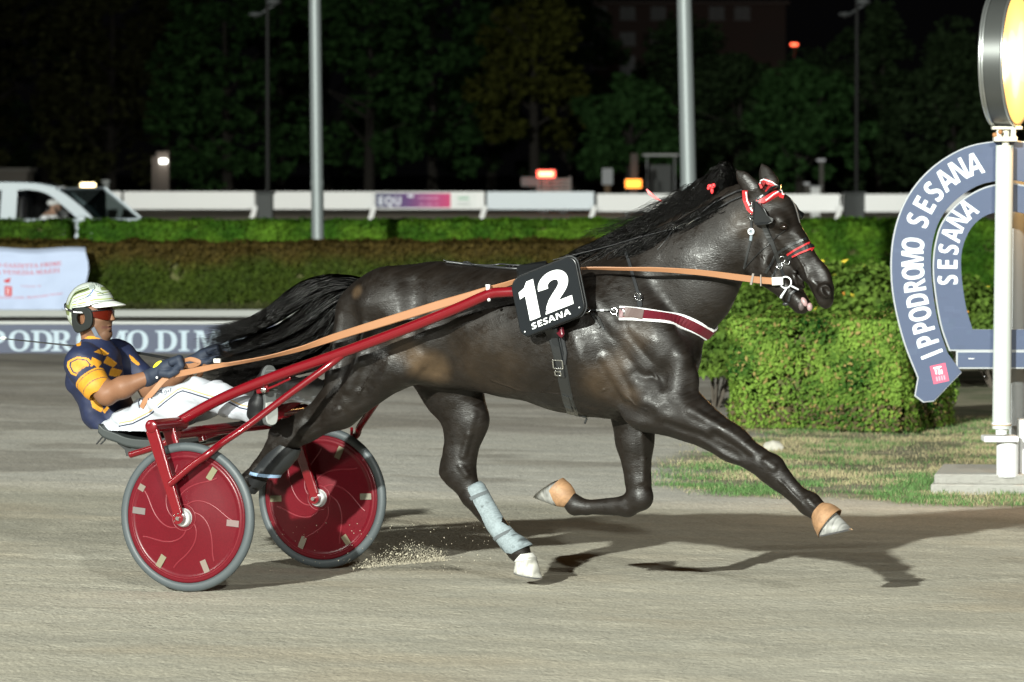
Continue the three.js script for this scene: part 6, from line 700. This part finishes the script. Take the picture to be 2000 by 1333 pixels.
  const hTex = canvasTex(1024, 512, (g, W, H) => { g.fillStyle = '#b6bdb6'; g.fillRect(0, 0, W, H); for (const m of [0, 1]) { g.save(); if (m) { g.translate(W, 0); g.scale(-1, 1); } const X = a => a / 360 * W, Y = v => v * H; const st = (c, w, pts) => { g.strokeStyle = c; g.lineWidth = w * 1.5; g.beginPath(); pts.forEach((p, i) => p.length > 2 ? g.quadraticCurveTo(X(p[0]), Y(p[1]), X(p[2]), Y(p[3])) : i ? g.lineTo(X(p[0]), Y(p[1])) : g.moveTo(X(p[0]), Y(p[1]))); g.stroke(); }; const fl = (c, pts) => { g.fillStyle = c; g.beginPath(); pts.forEach((p, i) => i ? g.lineTo(X(p[0]), Y(p[1])) : g.moveTo(X(p[0]), Y(p[1]))); g.fill(); };
      fl('#6f7a4c', [[150, .56], [128, .60], [100, .50], [62, .44], [62, .56], [100, .64], [126, .78], [150, .74]]); st('#16261d', 13, [[122, .68], [98, .54, 66, .50]]); st('#20302a', 6, [[132, .58], [104, .44, 70, .40]]); st('#84914a', 8, [[135, .86], [100, .70, 60, .66]]); fl('#8d9691', [[64, .38], [48, .36], [44, .50], [56, .56], [66, .52]]); st('#2c3832', 5, [[66, .36], [52, .30, 42, .40], [40, .50, 50, .58]]); st('#3a57a8', 6, [[74, .76], [58, .70, 52, .56]]); st('#2c3832', 5, [[120, .88], [84, .78, 60, .74]]); st('#8f9a45', 9, [[128, .95], [90, .88, 50, .90], [20, .92, 0, .90]]); st('#39463c', 5, [[122, .99], [90, .93, 50, .96], [20, .97, 0, .96]]); st('#7f8a44', 9, [[46, .74], [24, .72, 0, .70]]); st('#3c463e', 5, [[46, .80], [24, .78, 0, .77]]); st('#2a352f', 5, [[50, .62], [36, .68, 26, .76]]);
      for (const [a, v, r] of [[50, .16, 15], [32, .22, 20], [18, .30, 18], [28, .38, 14], [8, .22, 16], [14, .46, 13], [70, .14, 12]]) fl('#1b4a33', [[a, v - r / 400], [a + r / 3, v], [a, v + r / 400], [a - r / 3, v]]); for (const [a, v] of [[40, .26], [22, .44], [10, .36], [38, .36], [2, .5]]) { g.fillStyle = '#20242a'; g.fillRect(X(a), Y(v), 14, 13); } fl('#737f50', [[24, .52], [0, .48], [0, .64], [26, .64]]); fl('#8f9a55', [[178, .50], [158, .52], [156, .66], [178, .66]]); st('#8f9a45', 7, [[150, .80], [140, .90, 138, 1]]); st('#23302a', 6, [[158, .78], [150, .9, 148, 1]]); g.restore(); } });
  part('helmet', shell(1), new THREE.MeshPhysicalMaterial({ map: hTex, roughness: .25, clearcoat: .8, clearcoatRoughness: .1, side: THREE.DoubleSide }), driver); part('helmet_lining', shell(.955), M([.03, .032, .03], .9, { side: THREE.DoubleSide }), driver);
  { const pos = [], idx = [], nu = 30, nv = 8; for (const lay of [0, 1]) for (let j = 0; j <= nv; j++) for (let i = 0; i <= nu; i++) { const a = lerp(-1.15, 1.15, i / nu), v = j / nv, len = .055 * Math.pow(Math.cos(a * .95), .8); const P0 = V(hc.x + Math.cos(a) * rx * .985, 0, Math.sin(a) * rz * .985), P1 = P0.clone().add(V(len, 0, Math.sin(a) * .008)); const p = P0.lerp(P1, v); const y = hc.y + .028 + .010 * Math.cos(a) - v * .016 * (len / .055) - .018 * (1 - Math.cos(a)) * 1.2; pos.push(p.x, y - lay * .005 , p.z); } const n = (nu + 1) * (nv + 1); for (const lay of [0, 1]) for (let j = 0; j < nv; j++) for (let i = 0; i < nu; i++) { const a = lay * n + j * (nu + 1) + i, b2 = a + nu + 1; lay ? idx.push(a, b2, a + 1, b2, b2 + 1, a + 1) : idx.push(a, a + 1, b2, b2, a + 1, b2 + 1); } for (let i = 0; i < nu; i++) { const a = nv * (nu + 1) + i; idx.push(a, a + 1, a + n, a + 1, a + 1 + n, a + n); } const g = new THREE.BufferGeometry(); g.setAttribute('position', new THREE.Float32BufferAttribute(pos, 3)); g.setIndex(idx); g.computeVertexNormals(); part('helmet_peak', g, M([.74, .77, .72], .3, { side: THREE.DoubleSide }), driver); }
  for (const s of [1, -1]) { const pts = [[148, 606], [160, 601], [177, 606], [181, 622], [178, 637], [165, 645], [152, 648], [145, 636], [144, 618]].map(([x, y]) => L(x, y, .08)); const sh = new THREE.Shape(new THREE.SplineCurve([...pts, pts[0]].map(p => new THREE.Vector2(p.x, p.y))).getPoints(60)); const hole = new THREE.Path(); const e = L(160, 622, .08); hole.absellipse(e.x, e.y, .027, .034, 0, 6.283); sh.holes.push(hole); const g = new THREE.ExtrudeGeometry(sh, { depth: .006, bevelSize: .005, bevelThickness: .005, bevelSegments: 3 }); g.translate(0, 0, s > 0 ? .086 : -.098); part('ear_pad', g, new THREE.MeshPhysicalMaterial({ color: C(.012, .014, .013), roughness: .6, specularIntensity: .4 }), driver); }
  part('chin_strap', [ribbon([[180, 640], [188, 655], [198, 667], [206, 668]].map(([x, y], i) => { const w = [.07, .055, .03, .0][i]; return [L(x, y, w), V(.2, -.3, 1).normalize()]; }), .022, .003), ribbon([[L(206, 668, 0), V(.3, -1, 0).normalize()], [L(198, 667, -.03), V(.2, -1, -.4).normalize()], [L(180, 640, -.07), V(0, -.2, -1)]], .022, .003)], M([.13, .15, .19], .8), driver);
  // wraparound glasses and their strap
  { const pos = [], uv = [], idx = [], nu = 40, nv = 10, gc = L(181, 612, 0); for (let j = 0; j <= nv; j++) for (let i = 0; i <= nu; i++) { const a = lerp(-1.28, 1.28, i / nu), v = j / nv, side = Math.abs(a) / 1.28; const top = .016 + .004 * Math.cos(a * 2.4), bot = -.034 * (1 - .75 * Math.pow(side, 2.2)) + .026 * Math.exp(-a * a * 40); const y = lerp(top, bot, v); pos.push(gc.x + Math.cos(a) * .106, gc.y + y, Math.sin(a) * .096); } for (let j = 0; j < nv; j++) for (let i = 0; i < nu; i++) { const a = j * (nu + 1) + i, b2 = a + nu + 1; idx.push(a, a + 1, b2, b2, a + 1, b2 + 1); } const g = new THREE.BufferGeometry(); g.setAttribute('position', new THREE.Float32BufferAttribute(pos, 3)); g.setIndex(idx); g.computeVertexNormals(); part('glasses', g, new THREE.MeshPhysicalMaterial({ color: C(.085, .009, .004), roughness: .12, clearcoat: 1, clearcoatRoughness: .03, specularIntensity: 1, side: THREE.DoubleSide }), driver);
    const fr = []; for (let i = 0; i <= nu; i++) { const a = lerp(-1.28, 1.28, i / nu); fr.push(V(gc.x + Math.cos(a) * .108, gc.y + .017 + .004 * Math.cos(a * 2.4), Math.sin(a) * .098)); } part('glasses_frame', tube(fr, .0035, 50, 6), M([.01, .01, .01], .3), driver); const st = []; for (let i = 0; i <= 24; i++) { const u = i / 24, a = lerp(1.28, Math.PI + 1.88, u) ; const k = Math.sin(Math.min(1, Math.min(u, 1 - u) * 3.2) * 1.57); const N = V(Math.cos(a), 0, Math.sin(a)); st.push([V(hc.x - .004 + Math.cos(a) * lerp(.094, rx + .004, k), gc.y + .006 + .038 * smooth(.1, .5, Math.min(u, 1 - u)), Math.sin(a) * lerp(.085, rz + .005, k)), N]); } part('glasses_strap', ribbon(st, .013, .003), M([.012, .012, .013], .6), driver); part('strap_print', [ribbon(st.slice(1, 5).map(([p, n]) => [p.clone().addScaledVector(n, .003), n]), .006, .001), ribbon(st.slice(6, 8).map(([p, n]) => [p.clone().addScaledVector(n, .003), n]), .006, .001)], whiteTrim, driver); }
}
{ const o = thing('whip', 'long thin black driving whip pointing back past the shoulder of the driver', 'whip', L(280, 694, -.3), null, true); part('shaft', rod(L(-40, 657, -.45), L(258, 688, -.32), .0026, .005, 8), leather, o); part('handle', rod(L(258, 688, -.32), L(392, 712, -.14), .0075, .008, 10), leather, o); part('tassel', [ball(L(6, 661, -.43), .012, 1.6, .8, .5)], M([.5, .52, .5], .8), o); }
// sand thrown up behind the far wheel
{ const o = thing('thrown_sand', 'clods of sand thrown up beside the far wheel', 'sand', L(770, 1085, -.6), null, true); o.userData.kind = 'stuff'; const g = new THREE.IcosahedronGeometry(1, 0), list = []; for (let i = 0; i < 2600; i++) { const u = Math.pow(rnd(), .8), x = lerp(690, 870, u) + rr(-12, 12), base = lerp(1112, 1095, u), y = base - Math.abs(rr(-1, 1) * rr(0, 1)) * lerp(12, 48, smooth(0, .5, u) * smooth(1.15, .6, u)); const p = L(x, y, rr(-.80, -.5)); if (p.y < .005) p.y = rr(.003, .03); list.push([p, rnd() < .02 ? rr(.004, .007) : rr(.0007, .0024)]); }
  for (let i = 0; i < 160; i++) { const p = L(rr(520, 1000), rr(1020, 1130), rr(-.7, -.1)); p.y = Math.abs(p.y); list.push([p, rr(.001, .003)]); }
  const m = new THREE.InstancedMesh(g, M([.36, .325, .25], .95), list.length); m.name = 'clods'; m.userData.kind = 'stuff'; m.castShadow = m.receiveShadow = true; list.forEach(([p, s], i) => { dummy.position.copy(p).sub(o.userData_base); dummy.rotation.set(rr(0, 6), rr(0, 6), rr(0, 6)); dummy.scale.set(s * rr(.8, 1.6), s * rr(.6, 1), s); dummy.updateMatrix(); m.setMatrixAt(i, dummy.matrix); }); o.add(m); }
renderer.render(scene, camera);
